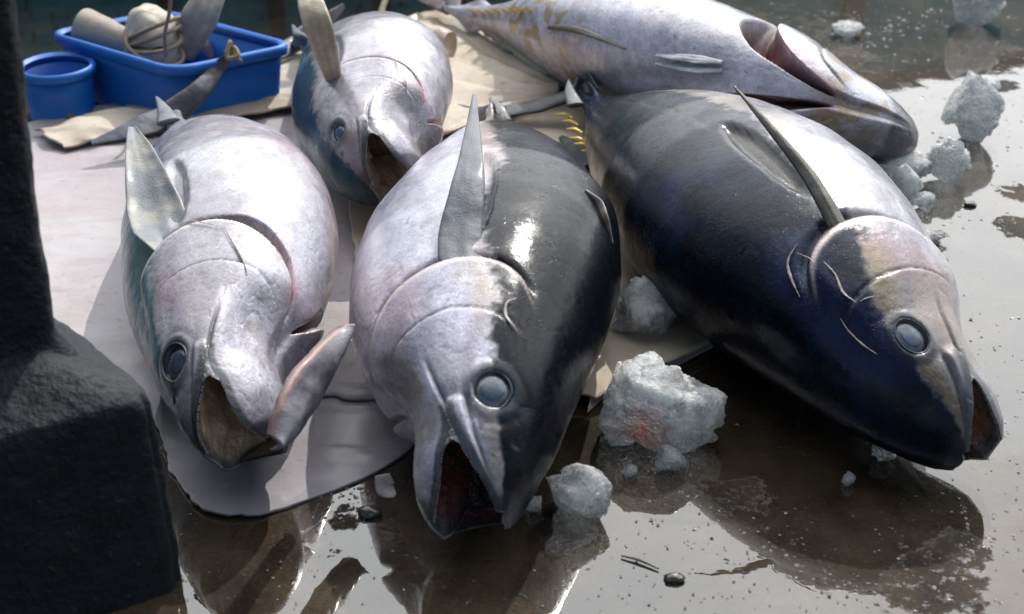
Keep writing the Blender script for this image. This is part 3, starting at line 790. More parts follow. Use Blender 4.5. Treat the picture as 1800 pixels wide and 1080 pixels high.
TOOTH = simple('tooth_bone', (.42, .42, .42), .35, 80, .3)
EYE_RING = simple('eye_silver_ring', (.17, .18, .19), .3, 120, .5, Metallic=.5)
PUPIL = simple('clouded_pupil', (.075, .11, .17), .12, 90, .9, dark=(.15, .2, .3), bump=.0003, Coat_Weight=1.0)
SOCKET = simple('eye_rim_dark', (.03, .04, .06), .3)
YELLOW = simple('yellow_finlet', (.62, .40, .025), .45, 120, .3)
PALE = simple('pale_torn_flesh', (.27, .235, .225), .4, 90, .6, dark=(.6, .4, .35), Coat_Weight=.5)
CORNEA = NT('cornea'); CORNEA.set(Roughness=.03, IOR=1.36, Transmission_Weight=1.0); CORNEA.b.inputs['Base Color'].default_value = c4(.82, .88, .95); CORNEA = CORNEA.m

def disk(rad, z0, dome, n=40, k=10):
    V = [(0, 0, z0+dome)]; F = []
    for i in range(1, k+1):
        r = rad*i/k; z = z0+dome*math.sqrt(max(0, 1-(i/k)**2))
        V += [(r*math.cos(a), r*math.sin(a), z) for a in np.linspace(0, 2*np.pi, n, endpoint=False)]
    for j in range(n): F.append((0, 1+j, 1+(j+1) % n))
    for i in range(k-1):
        for j in range(n): F.append((1+i*n+j, 1+(i+1)*n+j, 1+(i+1)*n+(j+1) % n, 1+i*n+(j+1) % n))
    return np.array(V), F

def eye(T, side, parent, origin, sunken=0.0, blue=False):
    eu, et = T.eye_at(); Lh = T.L
    p = T.ring(np.array(eu), np.array(et if side > 0 else 2*np.pi-et))
    # surface frame in straight space
    pa = T.ring(np.array(eu-.02), np.array(et if side > 0 else 2*np.pi-et)); pb = T.ring(np.array(eu), np.array((et+.15) if side > 0 else 2*np.pi-et-.15))
    X = unit(pa-p); Yv = unit(pb-p); N = unit(np.cross(X, Yv)); N = N*np.sign(N[1]*side); Yv = np.cross(N, X)
    R = T.eR*Lh
    def place(V, lift): return T.bend((p+N*lift)+V[:, :1]*X+V[:, 1:2]*Yv+V[:, 2:3]*N)
    V, F = disk(R*1.0, 0, R*.34); e = link_mesh('eye', place(V, -.0078*Lh-sunken), F, EYE_RING, parent=parent, origin=origin)
    V, F = disk(R*.66, 0, R*.10); q = link_mesh('pupil', place(V, -.0078*Lh+R*.245-sunken), F, PUPIL, parent=e, origin=origin)
    V, F = disk(R*1.0, 0, R*.52); q = link_mesh('cornea', place(V, -.0075*Lh-sunken), F, CORNEA, parent=e, origin=origin)
    a = np.linspace(0, 2*np.pi, 60, endpoint=False); b = np.linspace(0, 2*np.pi, 10, endpoint=False)
    A, B = np.meshgrid(a, b, indexing='ij'); rr = R*1.02+R*.07*np.cos(B)
    V = np.stack([rr*np.cos(A), rr*np.sin(A), R*.08*np.sin(B)], -1).reshape(-1, 3)
    link_mesh('eyelid', place(V, -.002*Lh), grid_faces(60, 10, True, True), SOCKET, parent=e, origin=origin)

class Surf:
    """lookup of visible skin points, used to seat fins and flaps on the body"""
    def __init__(s, W): s.W = W; s.q = proj(W); s.d = (W-CAM)@FW
    def at(s, px, py, lift=0.0, rad=7):
        e = np.hypot(s.q[:, 0]-px, s.q[:, 1]-py); m = np.where(e < rad)[0]
        if len(m) == 0: m = np.argsort(e)[:8]
        i = m[np.argmin(s.d[m])]
        return s.W[i]+np.array([0, -.5, .8])*lift

def build_tuna(key, label, fc, eyes=(1,), lumps=.008, name='tuna', sunken=0.0):
    T = FISH[key]; X, F, col, surf, loop, nup, last = T.body()
    W = T.bend(X); c = W.mean(0); org = np.array([c[0], c[1], max(0.0, W[:, 2].min())])
    root = empty(name, org); tag(root, label, 'tuna', 'tunas laid out on the wet quay')
    F = [tuple(f) for f in F.tolist()]+[tuple(last.tolist())]
    body = link_mesh('body', W, np.array(F[:-1]), SKIN, parent=root, origin=org, attrs={'skin': col, 'surf': surf})
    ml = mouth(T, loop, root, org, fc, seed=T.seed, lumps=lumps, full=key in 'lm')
    teeth(T, loop, root, org)
    T.vis = eyes[0]
    for sd in (1, -1):
        if key != 'b': membrane(T, loop, root, org, sd, .048 if sd == T.vis else .010, fc, T.seed)
    for e in eyes: eye(T, e, root, org, sunken)
    # closing cap of the tail stalk
    cap = W[last]; link_mesh('tail_stalk', np.vstack([cap, cap.mean(0)+(cap.mean(0)-T.bend(np.array([-.97*T.L, 0, 0])))*.6]), [(i, (i+1) % len(cap), len(cap)) for i in range(len(cap))], DARKSKIN, parent=root, origin=org)
    return T, root, org, Surf(W)

DARKSKIN = simple('dark_tail_skin', (.035, .04, .05), .35, 80, .5, Coat_Weight=.5)

def flap(px_pts, S, w, col_mat, root, org, lift=.004, name='skin_tear', zb=None):
    """thin curl of torn skin lying on the body"""
    pts = [S.at(a, b, lift) for a, b in px_pts]
    w = w*.42; r = [w*.15]+[w*(.6+.4*(i % 2)) for i in range(max(1, len(pts)-2))]+[w*.1]
    return tube(name, pts, r, col_mat, parent=root, origin=org, n=40, m=8, flat=(1.0, .45), lump=w*.8, seed=int(px_pts[0][0]))

def finlets(T, us, th, size, root, org, mat=YELLOW, lean=.6, side=1):
    for k, u in enumerate(us):
        p = T.ring(np.array(u), np.array(th)); out = unit([0, p[1], p[2]]); b = -np.array([1, 0, 0.0])
        h = size*(.8+.4*((k*37) % 10)/10)
        A = p-b*h*.5-out*.003; B = p+b*h*.6-out*.003; Cc = p+out*h*.75+b*h*lean; w_ = np.array([0, 0, 1.0])*.0022 if abs(out[2]) < .6 else np.array([0, 1.0, 0])*.0022
        V = T.bend(np.array([A-w_, A+w_, B-w_, B+w_, Cc-w_*.3, Cc+w_*.3]))
        link_mesh('finlet', V, [(0, 2, 4), (1, 5, 3), (0, 4, 5, 1), (2, 3, 5, 4), (0, 1, 3, 2)], mat, parent=root, origin=org, smooth=False)

GREY = [.085, .09, .105]; DK = [.03, .035, .045]
FISH['c'].cz = .10
# --- centre fish -------------------------------------------------------------
FISH['c'].cols = dict(s1=[.31, .30, .34], s2=[.43, .41, .46], s3=[.22, .20, .24], s4=[.52, .51, .56], b1=[.003, .004, .007], b2=[.006, .007, .011], ya=.6, belly=.25, groove=.0, pa=.3)
T, R, O, S = build_tuna('c', 'central tuna on its side, head towards the viewer, pale flank left and black back right', ([.22, .08, .07], [.08, .045, .045], [.42, .05, .05]), (1,) if False else (-1,), .006)
fin('pectoral_fin', [S.at(815, 478, -.02), S.at(806, 415, .006), P(826, 300, .335), P(834, 168, .36)], [.035, .062, .056, .046, .026, .006], RT, .010, GREY, R, O, ridge=.0005, seed=4, colb=[.04, .05, .075])
fin('tail_lobe', [P(870, 196, .08), P(838, 200, .05), P(803, 186, .04)], [.05, .04, .01], [0, 1, .2], .010, [.10, .10, .11], R, O)
fin('tail_keel', [P(878, 215, .10), P(874, 190, .115), P(862, 172, .12)], [.05, .03, .006], RT, .012, [.13, .13, .13], R, O, n=30, m=12)
finlets(T, [.60, .645, .69, .735, .78, .82, .86], 0.0, .013, R, O)
flap([(912, 520), (893, 530), (890, 550), (902, 568), (915, 585)], S, .0055, PALE, R, O)
fin('torn_dorsal_edge', [S.at(1034, 332, .0), S.at(1056, 358, .006), S.at(1070, 388, .006), S.at(1082, 425, .0)], [.006, .014, .012, .003], [.6, -.4, .6], .005, [.30, .25, .21], R, O, colb=[.10, .07, .05], n=60, m=12, seed=7)
fin('second_dorsal_fin', [P(1078, 480, .13), P(1086, 515, .10), P(1078, 552, .07)], [.02, .016, .004], [.2, 0, 1], .004, [.55, .53, .5], R, O, n=30, m=10)
fin('pelvic_fin', [P(672, 835, .05), P(678, 858, .035), P(694, 872, .03)], [.02, .028, .006], [1, 0, .3], .006, [.5, .42, .42], R, O, n=24, m=10)
# --- right fish --------------------------------------------------------------
FISH['r'].cols = dict(s1=[.15, .14, .15], s2=[.27, .255, .27], s3=[.085, .08, .085], s4=[.36, .35, .37], hz=.38, b1=[.003, .005, .012], b2=[.012, .022, .058], bm=.4, ya=.95, belly=.3, yel=[.13, .10, .05], groove=.95, pa=.22)
FISH['r'].cz = -.12
T, R, O, S = build_tuna('r', 'right-hand tuna with glossy blue-black back, its head pointing to the lower right corner', ([.34, .17, .10], [.10, .06, .04], [.62, .36, .24]), (1,), .010)
fin('pectoral_fin', [S.at(1482, 398, -.015), P(1428, 318, .33), P(1360, 232, .385), P(1291, 152, .43)], [.026, .022, .016, .010, .003], [.75, .3, .55], .008, [.30, .27, .22], R, O, edge=[.08, .07, .06], ridge=.0004, seed=9, bow=.2)
fin('tail_lobe', [P(1012, 165, .09), P(950, 185, .06), P(880, 198, .045), P(800, 212, .03)], [.045, .05, .040, .01], [.1, 1, .25], .014, DK, R, O)
fin('tail_lobe', [P(1012, 165, .10), P(1030, 140, .12), P(1052, 160, .12)], [.03, .035, .01], [0, .6, .8], .010, DK, R, O, n=30, m=12)
fin('tail_keel', [P(1012, 185, .12), P(1002, 162, .13), P(1000, 140, .14)], [.035, .022, .005], RT, .010, [.08, .09, .10], R, O, n=30, m=12)
fin('second_dorsal_fin', [P(1035, 290, .06), P(1010, 262, .04), P(985, 240, .03)], [.05, .04, .01], [.3, 1, .2], .008, [.012, .012, .014], R, O, n=40, m=14)
for k, (x, y) in enumerate([(990, 204), (1000, 216), (1008, 230), (1014, 246), (1022, 256), (1034, 268)]):
    a = P(x-12, y-3, .09); b = P(x+16, y+4, .09)
    tube('finlet', [a, (a+b)/2+[0, 0, .004], b], [.002, .006, .003], YELLOW, parent=R, origin=O, n=10, m=8, flat=(1, .5))
flap([(1402, 425), (1382, 452), (1384, 485), (1402, 520)], S, .006, PALE, R, O)
flap([(1402, 442), (1420, 460), (1426, 478)], S, .004, PALE, R, O)
flap([(1445, 455), (1462, 480), (1480, 510), (1500, 535)], S, .0055, PALE, R, O)
flap([(1470, 560), (1485, 585), (1510, 605), (1535, 625)], S, .004, PALE, R, O)
flap([(1505, 530), (1522, 522), (1540, 517)], S, .004, PALE, R, O)
# --- left fish, gills open ----------------------------------------------------
FISH['l'].cols = dict(s1=[.27, .25, .275], s2=[.39, .37, .40], s3=[.20, .18, .20], s4=[.52, .51, .55], b1=[.03, .10, .13], b2=[.06, .15, .17], ya=.1, belly=.25, sm=.3, groove=.1, pa=.35)
FISH['l'].cz = .30
T, R, O, S = build_tuna('l', 'left tuna lying belly up with gill cover flared open beside the black iron post', ([.60, .44, .28], [.42, .27, .15], [.80, .64, .50]), (1,), .014, sunken=.004)
fin('pectoral_fin', [S.at(290, 435, -.02), S.at(276, 385, .004), P(254, 300, .285), P(232, 224, .31)], [.03, .08, .078, .060, .040, .012], RT, .010, [.15, .165, .18], R, O, ridge=.0009, seed=14, bow=-.15, colb=[.26, .25, .22])
fin('tail_lobe', [P(306, 198, .07), P(350, 160, .10), P(385, 118, .13), P(414, 88, .17)], [.055, .042, .028, .012], [.7, 0, -.5], .016, [.07, .07, .09], R, O)
fin('tail_lobe', [P(306, 203, .07), P(240, 226, .065), P(160, 252, .05)], [.06, .055, .012], [.1, 1, .4], .014, [.05, .06, .08], R, O)
fin('tail_keel', [P(296, 215, .12), P(288, 192, .13), P(275, 171, .14)], [.045, .025, .005], RT, .012, [.16, .18, .21], R, O, n=30, m=12)
finlets(T, [.55, .59, .63, .67, .71, .75], math.pi, .010, R, O)
# the far gill cover, folded outwards: a bent plate with a pink raw edge
def gill_plate(A, B, root, org, cols, seed=3, name='gill_cover', thick=.006, n=90, m=30, bulge=.02, inner=None):
    t = np.linspace(0, 1, n); a = catmull(A, t); b = catmull(B, t); v = np.linspace(0, 1, m)
    V = a[:, None]*(1-v)[None, :, None]+b[:, None]*v[None, :, None]
    tg = unit(np.gradient(a, axis=0)); nn = unit(np.cross(tg, unit(b-a)+1e-6)); nn = nn*np.where(nn@(-FW) < 0, -1, 1)[:, None]
    V = V+nn[:, None]*(np.sin(np.pi*v)[None, :, None]*bulge)+nn[:, None]*((fbm(V.reshape(-1, 3), seed, 4, 28).reshape(n, m)-.5)*.008)[..., None]
    up = V+nn[:, None]*thick*.5; dn = V-nn[:, None]*thick*.5
    VV = np.vstack([up.reshape(-1, 3), dn.reshape(-1, 3)]); nV = n*m; F = grid_faces(n, m)
    rim = np.array(list(range(m))+[i*m+m-1 for i in range(1, n)]+[(n-1)*m+j for j in range(m-2, -1, -1)]+[i*m for i in range(n-2, 0, -1)]); rn = np.roll(rim, -1)
    q = fbm(VV, seed+2, 4, 22); C = mixc(np.array(cols[0])*np.ones((len(VV), 3)), cols[1], ss(q, .4, .6))
    vv = np.r_[np.tile(v, n), np.tile(v, n)]; C = mixc(C, cols[2], ss(.10-vv, 0, .06))
    return link_mesh(name, VV, np.vstack([F, F[:, ::-1]+nV, np.stack([rim, rn, rn+nV, rim+nV], -1)]), FIN, parent=root, origin=org, attrs={'skin': C})
gill_plate([P(604, 572, .20), P(578, 592, .205), P(540, 632, .21), P(508, 672, .205), P(488, 716, .19), P(474, 765, .165)],
           [P(606, 580, .195), P(594, 622, .168), P(566, 684, .145), P(536, 738, .135), P(508, 776, .135), P(478, 792, .145)], R, O, ([.22, .21, .23], [.11, .10, .12], [.27, .18, .17]), bulge=.014, thick=.009)
flap([(400, 398), (412, 420), (428, 450), (440, 480)], S, .006, PALE, R, O, name='gill_membrane')
flap([(305, 396), (345, 386), (400, 398)], S, .005, PALE, R, O, name='gill_membrane')
# --- middle fish at the back ---------------------------------------------------
FISH['m'].cols = dict(s1=[.25, .23, .25], s2=[.34, .30, .33], s3=[.18, .155, .18], s4=[.40, .38, .42], sm=.25, b1=[.02, .05, .085], b2=[.05, .12, .15], ya=.2, belly=.3, groove=.2, pa=.3)
FISH['m'].cz = .42
T, R, O, S = build_tuna('m', 'smaller tuna at the back middle, mouth gaping downwards, beige fin standing up', ([.60, .46, .33], [.40, .30, .21], [.75, .62, .52]), (1,), .014, sunken=.003)
fin('pectoral_fin', [S.at(582, 128, -.01), P(560, 50, .36), P(535, -30, .42)], [.030, .044, .050, .046, .030], RT, .024, [.50, .44, .34], R, O, ridge=.0, seed=24, colb=[.36, .29, .20], mat=FIN)
fin('tail_lobe', [P(528, 72, .06), P(480, 100, .05), P(412, 126, .03)], [.045, .04, .012], [.1, 1, .3], .016, [.13, .13, .15], R, O)
fin('tail_lobe', [P(530, 66, .08), P(565, 42, .10), P(605, 10, .13)], [.045, .04, .012], [.4, 0, -1], .014, [.16, .16, .18], R, O)
fin('tail_keel', [P(532, 78, .10), P(524, 62, .12), P(514, 44, .13)], [.04, .025, .005], RT, .012, [.10, .12, .16], R, O, n=30, m=12)
flap([(688, 70), (700, 110), (716, 140), (720, 175)], S, .004, PALE, R, O, name='gill_membrane')
flap([(728, 232), (742, 222), (752, 214)], S, .004, simple('gill_blood', (.16, .02, .015), .3, 60, .5, Coat_Weight=1.0), R, O, name='gill_blood')
# --- back right fish -----------------------------------------------------------
FISH['b'].cols = dict(s1=[.38, .37, .41], s2=[.47, .45, .49], s3=[.28, .27, .31], s4=[.54, .54, .59], b1=[.10, .09, .08], b2=[.16, .15, .15], tip=.085, ya=.5, belly=.25, groove=.0, ochre=.75, pa=.3)
FISH['b'].cz = .35
T, R, O, S = build_tuna('b', 'pale belly-up tuna lying crosswise at the back right with yellow finlets', ([.10, .03, .03], [.05, .02, .02], [.2, .1, .07]), (1, -1), .006)
finlets(T, [.67, .70, .73, .765, .80, .835, .87, .90], math.pi, .024, R, O)
fin('anal_fin', [S.at(958, 50, .004), S.at(1000, 58, .010), S.at(1050, 75, .010), S.at(1092, 92, .006)], [.012, .016, .012, .004], [0, 1, .4], .006, [.05, .035, .03], R, O, edge=[.10, .07, .05], n=60, m=12)
for pp in ([(1262, 112), (1200, 110), (1146, 106)], [(1262, 126), (1200, 128), (1146, 122)]):
    fin('pelvic_fin', [S.at(*pp[0], .003), S.at(*pp[1], .010), S.at(*pp[2], .010)], [.010, .022, .016, .006], [0, 1, .5], .006, [.50, .52, .56], R, O, edge=[.25, .26, .30], n=40, m=14, ridge=.0004)
fin('tail_lobe', [P(796, 18, .08), P(765, 6, .08), P(720, -12, .07)], [.04, .035, .015], [.3, 1, .3], .014, [.18, .14, .15], R, O)
fin('tail_lobe', [P(796, 14, .09), P(800, -20, .12), P(815, -60, .16)], [.04, .04, .015], [1, .2, .3], .014, [.18, .16, .18], R, O)
# ------------------------------------------------------------------ iron mooring post
def post():
    root = empty('iron_post', P(150, 960)); tag(root, 'black painted iron post on a square block in the left foreground', 'post'); O = np.array(P(150, 960))
    h = .27
    C0 = P(283, 693, h); C1 = P(115, 563, h); D0 = unit(C1-C0); C1 = C0+D0*.36
    e2 = unit(P(0, 772, h)-C0); C3 = C0+e2*.42; C2 = C1+(C3-C0)
    base = [C0, C1, C2, C3]; cen = sum(base)/4
    def prism(name, rings, seed, amp=.006, res=.008):
        """square-section body with worn, rounded edges: rings of (z, scale, corner radius)"""
        nper = 60; V = []
        for z, sc, cr in rings:
            t = np.linspace(0, 4, 4*nper, endpoint=False); k = np.floor(t).astype(int); f = t-k
            cs = np.array([cen+(b-cen)*sc for b in base]); a = cs[k]; b = cs[(k+1) % 4]
            p = a*(1-f)[:, None]+b*f[:, None]
            # round the corners
            rr = cr/np.linalg.norm(b-a, axis=1); m = np.clip(1-np.minimum(f, 1-f)/rr, 0, 1)
            p = p+(cen-p)*[1, 1, 0]*(m**2*.075*np.minimum(1, cr/.03))[:, None]
            p[:, 2] = z; V.append(p)
        V = np.array(V); nr = len(rings); Vf = V.reshape(-1, 3)
        out_ = unit((Vf-cen)*[1, 1, 0])
        dn = (fbm(Vf, seed, 5, 16)-.5)*amp*2.0+(fbm(Vf, seed+3, 4, 70)-.5)*amp*.7
        Vf = Vf+out_*dn[:, None]+np.array([0, 0, 1.0])*((fbm(Vf, seed+9, 4, 24)-.5)*amp*1.2)[:, None]
        n = 4*nper; F = [tuple(f) for f in grid_faces(nr, n, close_v=True)[:, ::-1]]+[tuple(range((nr-1)*n, nr*n))]
        return link_mesh(name, Vf, F, IRON, parent=root, origin=O)
    zs = np.linspace(0, h-.012, 40)
    rings = [(z-.01, 1.0+.02*(1-z/h), .03) for z in zs]+[(h-.008, .993, .04), (h-.002, .98, .05), (h, .965, .06)]
    # top of the block slopes up gently to the foot of the shaft
    for k in range(1, 26): rings.append((h+.0016*k, .965-.014*k, .05))
    prism('block', rings, 3, .0042)
    S0 = P(120, 628, h+.02); lx = D0*.20; ly = unit(C3-C0)*.26
    base = [S0, S0+lx, S0+lx+ly, S0+ly]; cen = sum(base)/4
    r2 = [(h+.005, 1.16, .03), (h+.025, 1.10, .04), (h+.04, 1.03, .04)]+[(h+.05+z, 1.0+.30*z, .035) for z in np.linspace(.0, .8, 90)]
    prism('shaft', r2, 21, .0045)
post()

# ------------------------------------------------------------------ blue tubs
BLUE = simple('blue_tub_plastic', (.004, .125, .48), .48, 18, .45, dark=(.6, .7, .75), bump=.0008)
BLUE.node_tree.nodes['Principled BSDF'].inputs['Specular IOR Level'].default_value = .5
def tub(name, label, cat, outline, z1, taper, rimw=.012, rimh=.022, ribs=False):
    out_ = np.array(outline); c = out_.mean(0); c[2] = 0
    root = empty(name, c); tag(root, label, cat)
    def ring(sc, z, grow=0): 
        p = c+(out_-out_.mean(0))*sc; d = unit((p-c)*[1, 1, 0]); p = p+d*grow; p[:, 2] = z; return p
    n = len(out_)
    R = [ring(taper, .004), ring(1-(1-taper)*.1, z1-rimh)]
    inner = [ring(1-(1-taper)*.1, z1-rimh, -.004), ring(taper, .012, -.006)]
    V = np.vstack([R[0], ring(taper*.4+.6*(1-(1-taper)*.1), z1*.55), R[1], inner[0], inner[1]]); F = [tuple(f) for f in grid_faces(5, n, close_v=True)]
    F += [tuple(range(n-1, -1, -1)), tuple(range(4*n, 5*n))]
    link_mesh('tub_body', V, F, BLUE, parent=root, origin=c)
    prof_ = [(-.004, z1-rimh), (rimw, z1-rimh), (rimw+.003, z1-.006), (rimw-.003, z1), (.002, z1), (-.006, z1-.006)]
    V = np.vstack([ring(1-(1-taper)*.1 if False else 1-(1-taper)*.1, z, g) for g, z in prof_])
    link_mesh('rim', V, grid_faces(6, n, close_v=True), BLUE, parent=root, origin=c)
    return root
def roundquad(c4_, r, per=14):
    out_ = []; n = 4
    for i in range(4):
        p, a, b = c4_[i], c4_[i-1], c4_[(i+1) % 4]
        A = p+unit(a-p)*r; B = p+unit(b-p)*r
        for t in np.linspace(0, 1, per): out_.append(A*(1-t)**2+2*p*t*(1-t)+B*t*t)
    return out_
zt = .145
A = P(88, 55, zt); B = P(305, 118, zt); Cc = P(512, 76, zt); Dd = A+Cc-B
tub('storage_crate', 'large rectangular blue plastic crate holding rolled canvas and rope', 'crate', roundquad([A, B, Cc, Dd], .05), zt, .93)
ce = P(98, 112, .115); rad = .074
tub('bucket', 'round blue bucket half hidden behind the black post', 'bucket', [ce+np.array([rad*math.cos(a), rad*math.sin(a), 0]) for a in np.linspace(2*math.pi, 0, 48, endpoint=False)], .115, .90, rimw=.006, rimh=.02)
# contents of the crate
CAN = mat_cloth('stiff_tan_canvas', (.40, .35, .29), (.30, .25, .19), .1)
CRM = mat_cloth('cream_canvas', (.50, .46, .38), (.38, .33, .25), .1)
ROPE = simple('old_rope', (.26, .20, .13), .8, 200, .6, bump=.004)
PINKF = simple('pink_dried_fin', (.42, .28, .27), .5, 90, .5)
o = tube('canvas_roll', [P(146, 50, .14), P(215, 74, .12), P(292, 108, .09)], [.046, .034, .014], CAN, origin=P(220, 80, 0), m=30, lump=.006, seed=3); tag(o, 'tan roll of stiff canvas lying across the blue crate', 'canvas roll')
def bundle():
    c = P(275, 95, .10); root = empty('tied_bundle', c); tag(root, 'cream cloth bundle tied with rope inside the blue crate', 'bundle')
    tube('cloth', [P(270, 104, .06), P(268, 75, .12), P(264, 46, .15), P(258, 22, .17)], [.045, .06, .058, .030], CRM, parent=root, origin=c, m=40, lump=.03, seed=6)
    for k, y in enumerate((86, 74, 62, 50)):
        cc = P(272, y, .12+.012*k); a = np.linspace(0, 2*np.pi, 30)
        pts = [cc+np.array([.058*math.cos(t), .050*math.sin(t), .014*math.sin(t+k)+.03*math.cos(t)*(k-1.5)*.5]) for t in a]
        tube('rope', pts, [.005, .005], ROPE, parent=root, origin=c, n=90, m=8, lump=.002, seed=k)
    tube('rope', [P(292, 100, .12), P(290, 60, .18), P(298, 20, .23), P(300, -20, .28)], [.004, .004], ROPE, parent=root, origin=c, n=60, m=8)
bundle()
def cfin():
    pts = [P(322, 100, .07), P(330, 70, .12), P(352, 30, .18), P(378, -25, .24)]
    o = fin('large_fin', pts, [.05, .075, .078, .06], RT, .014, [.46, .41, .34], None, P(330, 100, 0), ridge=.0003, colb=[.38, .33, .27], seed=31); tag(o, 'broad cream fin leaning upright in the blue crate', 'fin')
cfin()
o = tube('dried_fin', [P(372, 98, .07), P(360, 78, .10), P(342, 50, .14)], [.010, .012, .006], PINKF, origin=P(360, 90, 0), m=12, seed=3); tag(o, 'thin pinkish stick-like fin poking out of the crate', 'fin')
# cord knotted round the raised tail lobe
pts = [P(395, 92, .19), P(412, 84, .20), P(418, 98, .19), P(400, 102, .185), P(404, 74, .21), P(410, 96, .18), P(424, 108, .16)]
o = tube('knotted_cord', pts, [.004, .005, .004], ROPE, origin=P(408, 92, 0), n=90, m=8, lump=.002); tag(o, 'short cord knotted round the left tuna\'s raised tail tip', 'cord')
o = tube('wooden_stick', [P(60, 178, .02), P(95, 192, .02), P(128, 208, .02)], [.006, .006], simple('weathered_stick', (.22, .16, .10), .7, 50, .5), origin=P(95, 192, 0), m=10); tag(o, 'thin brown stick lying between the post and the canvas', 'stick')
o = tube('cut_branch', [P(668, 40, .03), P(672, 15, .05), P(682, -10, .07)], [.010, .008, .007], simple('pale_stick', (.42, .38, .28), .7, 50, .5), origin=P(668, 36, 0), m=10); tag(o, 'pale upright stick standing behind the middle fish', 'stick')

# ------------------------------------------------------------------ ice
def ico(sub):
    import bmesh
    bm = bmesh.new(); bmesh.ops.create_icosphere(bm, subdivisions=sub, radius=1)
    V = np.array([v.co[:] for v in bm.verts]); F = np.array([[v.index for v in f.verts] for f in bm.faces]); bm.free(); return V, F
IV, IF = ico(6)
IV5, IF5 = ico(4)
def ice(px, py, w, h, seed, label, mat=None, lump=.5, deep=.8, zoff=0.0, small=False, flat=1.0, group=None, name='ice_chunk'):
    """w, h in metres; the lump sits on the ground at the surveyed spot"""
    V0, F0 = (IV5, IF5) if small else (IV, IF)
    n = fbm(V0, seed, 3, 1.1); n2 = fbm(V0, seed+3, 4, 3.2); n3 = fbm(V0, seed+5, 3, 9); n4 = vnoise(V0*22, seed+7)
    n5 = np.abs(fbm(V0, seed+11, 3, 2.4)-.5)
    r = 1+(n-.5)*lump*2.6+(n2-.5)*.60+(n3-.5)*.20+(n4-.5)*.05-.12*ss(.05-n5, 0, .05)
    # broken-off facets
    rng = np.random.RandomState(seed)
    V = V0*r[:, None]
    for k in range(9):
        d = unit(rng.randn(3)); off = .62+.28*rng.rand(); q = V@d; V = V-np.maximum(q-off, 0)[:, None]*d*.75
    V = V*[w/2, w/2*deep, h/2*1.1]
    V[:, 2] -= V[:, 2].min()+h*.04
    c = P(px, py, 0)+[0, w/2*deep*.15, zoff]
    o = link_mesh(name, V+c, F0.astype(np.int32), mat or ICE, origin=c)
    tag(o, label, 'ice', group or 'lumps of ice melting on the wet quay')
    return o
ICEP = mat_ice('bloodstained_ice', stain=(-.012, -.05, .040))
ICEC = mat_ice('clear_ice', gl=.52)
ice(1137, 782, .155, .112, 6, 'largest ice chunk, stained pink with blood, between the centre and right tuna', ICEP)
ice(1130, 604, .100, .085, 9, 'rounded white ice lump on the beige canvas beside the right tuna', zoff=.02)
ice(1025, 912, .082, .070, 12, 'craggy clear ice lump right of the centre tuna\'s jaw', ICEC, lump=.8)
ice(1176, 828, .040, .030, 15, 'small glassy ice piece just below the bloodstained chunk', ICEC, small=True)
ice(1108, 838, .020, .022, 18, 'tiny upright ice piece left of the small glassy one', ICEC, small=True)
ice(1552, 812, .036, .026, 21, 'small clear ice bit under the right tuna\'s jaw', ICEC, small=True)
ice(1492, 852, .018, .016, 24, 'tiny ice crumb alone on the dark ground below the right tuna', ICEC, small=True)
ice(935, 898, .034, .020, 27, 'small clear ice bit against the centre tuna\'s snout', ICEC, small=True)
ice(1708, 44, .135, .135, 33, 'tall white ice lump at the top right corner of the quay')
ice(1490, 66, .075, .035, 36, 'flat crumbling ice patch behind the back tuna\'s head')
ice(1708, 244, .125, .110, 39, 'round white ice ball to the right of the back tuna\'s snout', lump=.35)
ice(1738, 172, .050, .050, 40, 'small ice knob behind the round white ice ball', small=True)
ice(1580, 318, .125, .070, 42, 'long smooth ice lump in front of the back tuna\'s mouth', deep=.6, lump=.3)
ice(1660, 318, .085, .070, 45, 'granular grey ice lump right of the long smooth one', ICEC)
ice(1592, 358, .055, .055, 48, 'upright white ice lump nearest the right tuna\'s back', small=False)
ice(1626, 366, .045, .035, 51, 'clear ice fragment joined beside the upright white lump', ICEC, small=True)
ice(1605, 428, .110, .018, 54, 'thin melting slab of ice along the right tuna\'s shoulder', ICEC, deep=.5)
ice(1648, 462, .035, .012, 57, 'thin ice flake at the tip of the melting slab', ICEC, deep=.6, small=True)

# ------------------------------------------------------------------ grit, seed, twig
SEED = simple('dark_seed', (.035, .03, .022), .3, 200, .5, Coat_Weight=.8)
def pebble(px, py, w, seed, label, cat='pebble', name='pebble', flat=.45):
    n = fbm(IV5, seed, 3, 1.6); V = IV5*(1+(n-.5)*.5)[:, None]*[w/2, w/2*.62, w/2*flat]; c = P(px, py, 0); V[:, 2] += w*.12
    o = link_mesh(name, V+c, IF5.astype(np.int32), SEED, origin=c); tag(o, label, cat)
pebble(1185, 1020, .026, 3, 'dark oval seed floating in the puddle at the bottom', 'seed', 'seed')
pebble(1705, 362, .024, 5, 'dark flat pebble on the bright puddle right of the ice')
pebble(650, 905, .034, 8, 'wet black pebble beside the centre tuna\'s lower jaw')
o = tube('twig', [P(1092, 977, .003), P(1125, 985, .004), P(1158, 1000, .003)], [.0012, .002, .0012], simple('wet_twig', (.10, .085, .07), .4, 80, .4), origin=P(1125, 985, 0), n=40, m=8); tag(o, 'thin bent twig lying in the puddle near the bottom', 'twig')
rng = np.random.RandomState(4)
V, F = [], []
tet = np.array([[1, 0, -.3], [-.5, .87, -.3], [-.5, -.87, -.3], [0, 0, .6], [.4, .4, .2]])
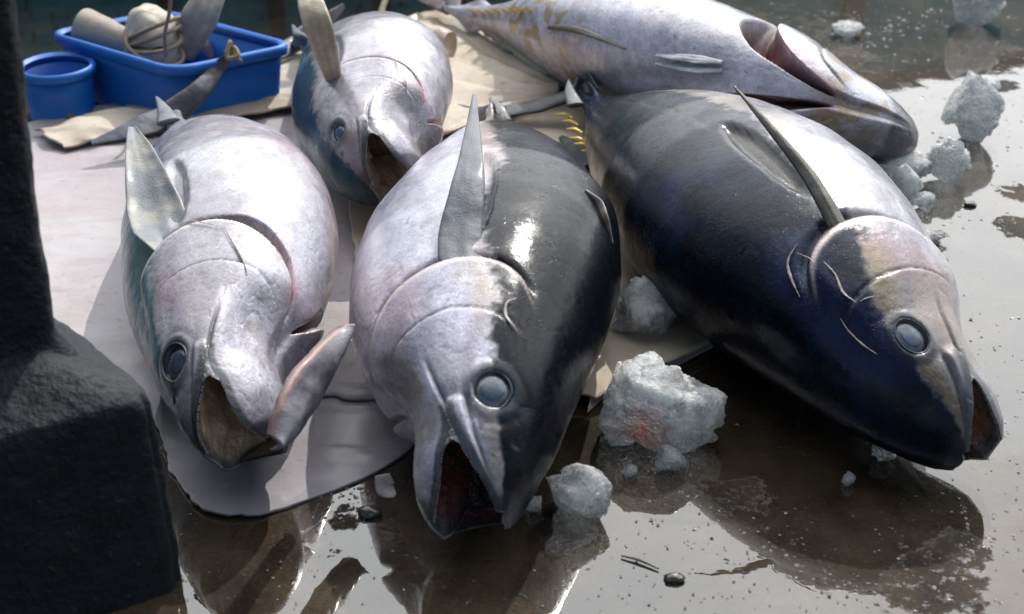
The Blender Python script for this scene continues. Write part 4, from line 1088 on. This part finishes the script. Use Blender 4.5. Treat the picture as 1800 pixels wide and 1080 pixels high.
def scatter(n, x0, x1, y0, y1, smin, smax):
    for k in range(n):
        p = P(rng.uniform(x0, x1), rng.uniform(y0, y1), .0008); s_ = rng.uniform(smin, smax)*.5; a = rng.uniform(0, 6.28)
        ca, sa = math.cos(a), math.sin(a); b = len(V)
        for q in tet*rng.uniform(.6, 1.3, (5, 3)): V.append(p+np.array([q[0]*ca-q[1]*sa, q[0]*sa+q[1]*ca, abs(q[2])*.6])*s_)
        F.extend([(b, b+1, b+4), (b+1, b+3, b+4), (b+1, b+2, b+3), (b+2, b, b+3), (b, b+4, b+3)])
scatter(170, 1050, 1800, 480, 1080, .002, .005); scatter(120, 1050, 1720, 880, 1075, .002, .006); scatter(150, 300, 1050, 880, 1080, .002, .005); scatter(120, 1300, 1800, 20, 400, .003, .007)
scatter(30, 1050, 1800, 480, 1080, .005, .009)
o = link_mesh('grit', np.array(V), F, SEED, smooth=False); tag(o, 'scattered dark grit on the wet ground', 'grit', kind='stuff')
# beads of water and ice crumbs
V, F = [], []
bv, bf = ico(2)
def beads(n, x0, x1, y0, y1, smin, smax):
    for k in range(n):
        p = P(rng.uniform(x0, x1), rng.uniform(y0, y1), .0); s_ = rng.uniform(smin, smax)*.5; b = len(V)
        sh = rng.uniform(.6, 1.3, 3); 
        for q in bv: V.append(p+q*sh*s_*[1, 1, .55])
        F.extend([tuple(int(i)+b for i in f) for f in bf])
def along(pts, n, spread, smin, smax):
    for k in range(n):
        t = rng.rand(); c = catmull(np.array([[a, b, 0.] for a, b in pts]), np.array([t]))[0]
        d = abs(rng.normal(0, spread)); x, y = c[0]+rng.normal(0, spread), c[1]+rng.normal(0, spread*.7); beads(1, x, x+.1, y, y+.1, smin, smax)
beads(45, 1690, 1800, 560, 1080, .003, .006); beads(60, 1330, 1800, 0, 130, .004, .010); beads(25, 1640, 1800, 130, 420, .004, .009)
along([(1180, 850), (1300, 930), (1420, 1000), (1560, 1060)], 60, 12, .002, .006); along([(1690, 880), (1700, 980), (1640, 1060)], 30, 12, .003, .008)
along([(1470, 40), (1560, 60), (1660, 20)], 60, 22, .004, .012); along([(560, 890), (640, 870), (600, 930)], 40, 16, .003, .007)
o = link_mesh('water_bubbles', np.array(V), F, ICEC); tag(o, 'tiny bubbles and ice crumbs on the puddle', 'bubbles', kind='stuff')
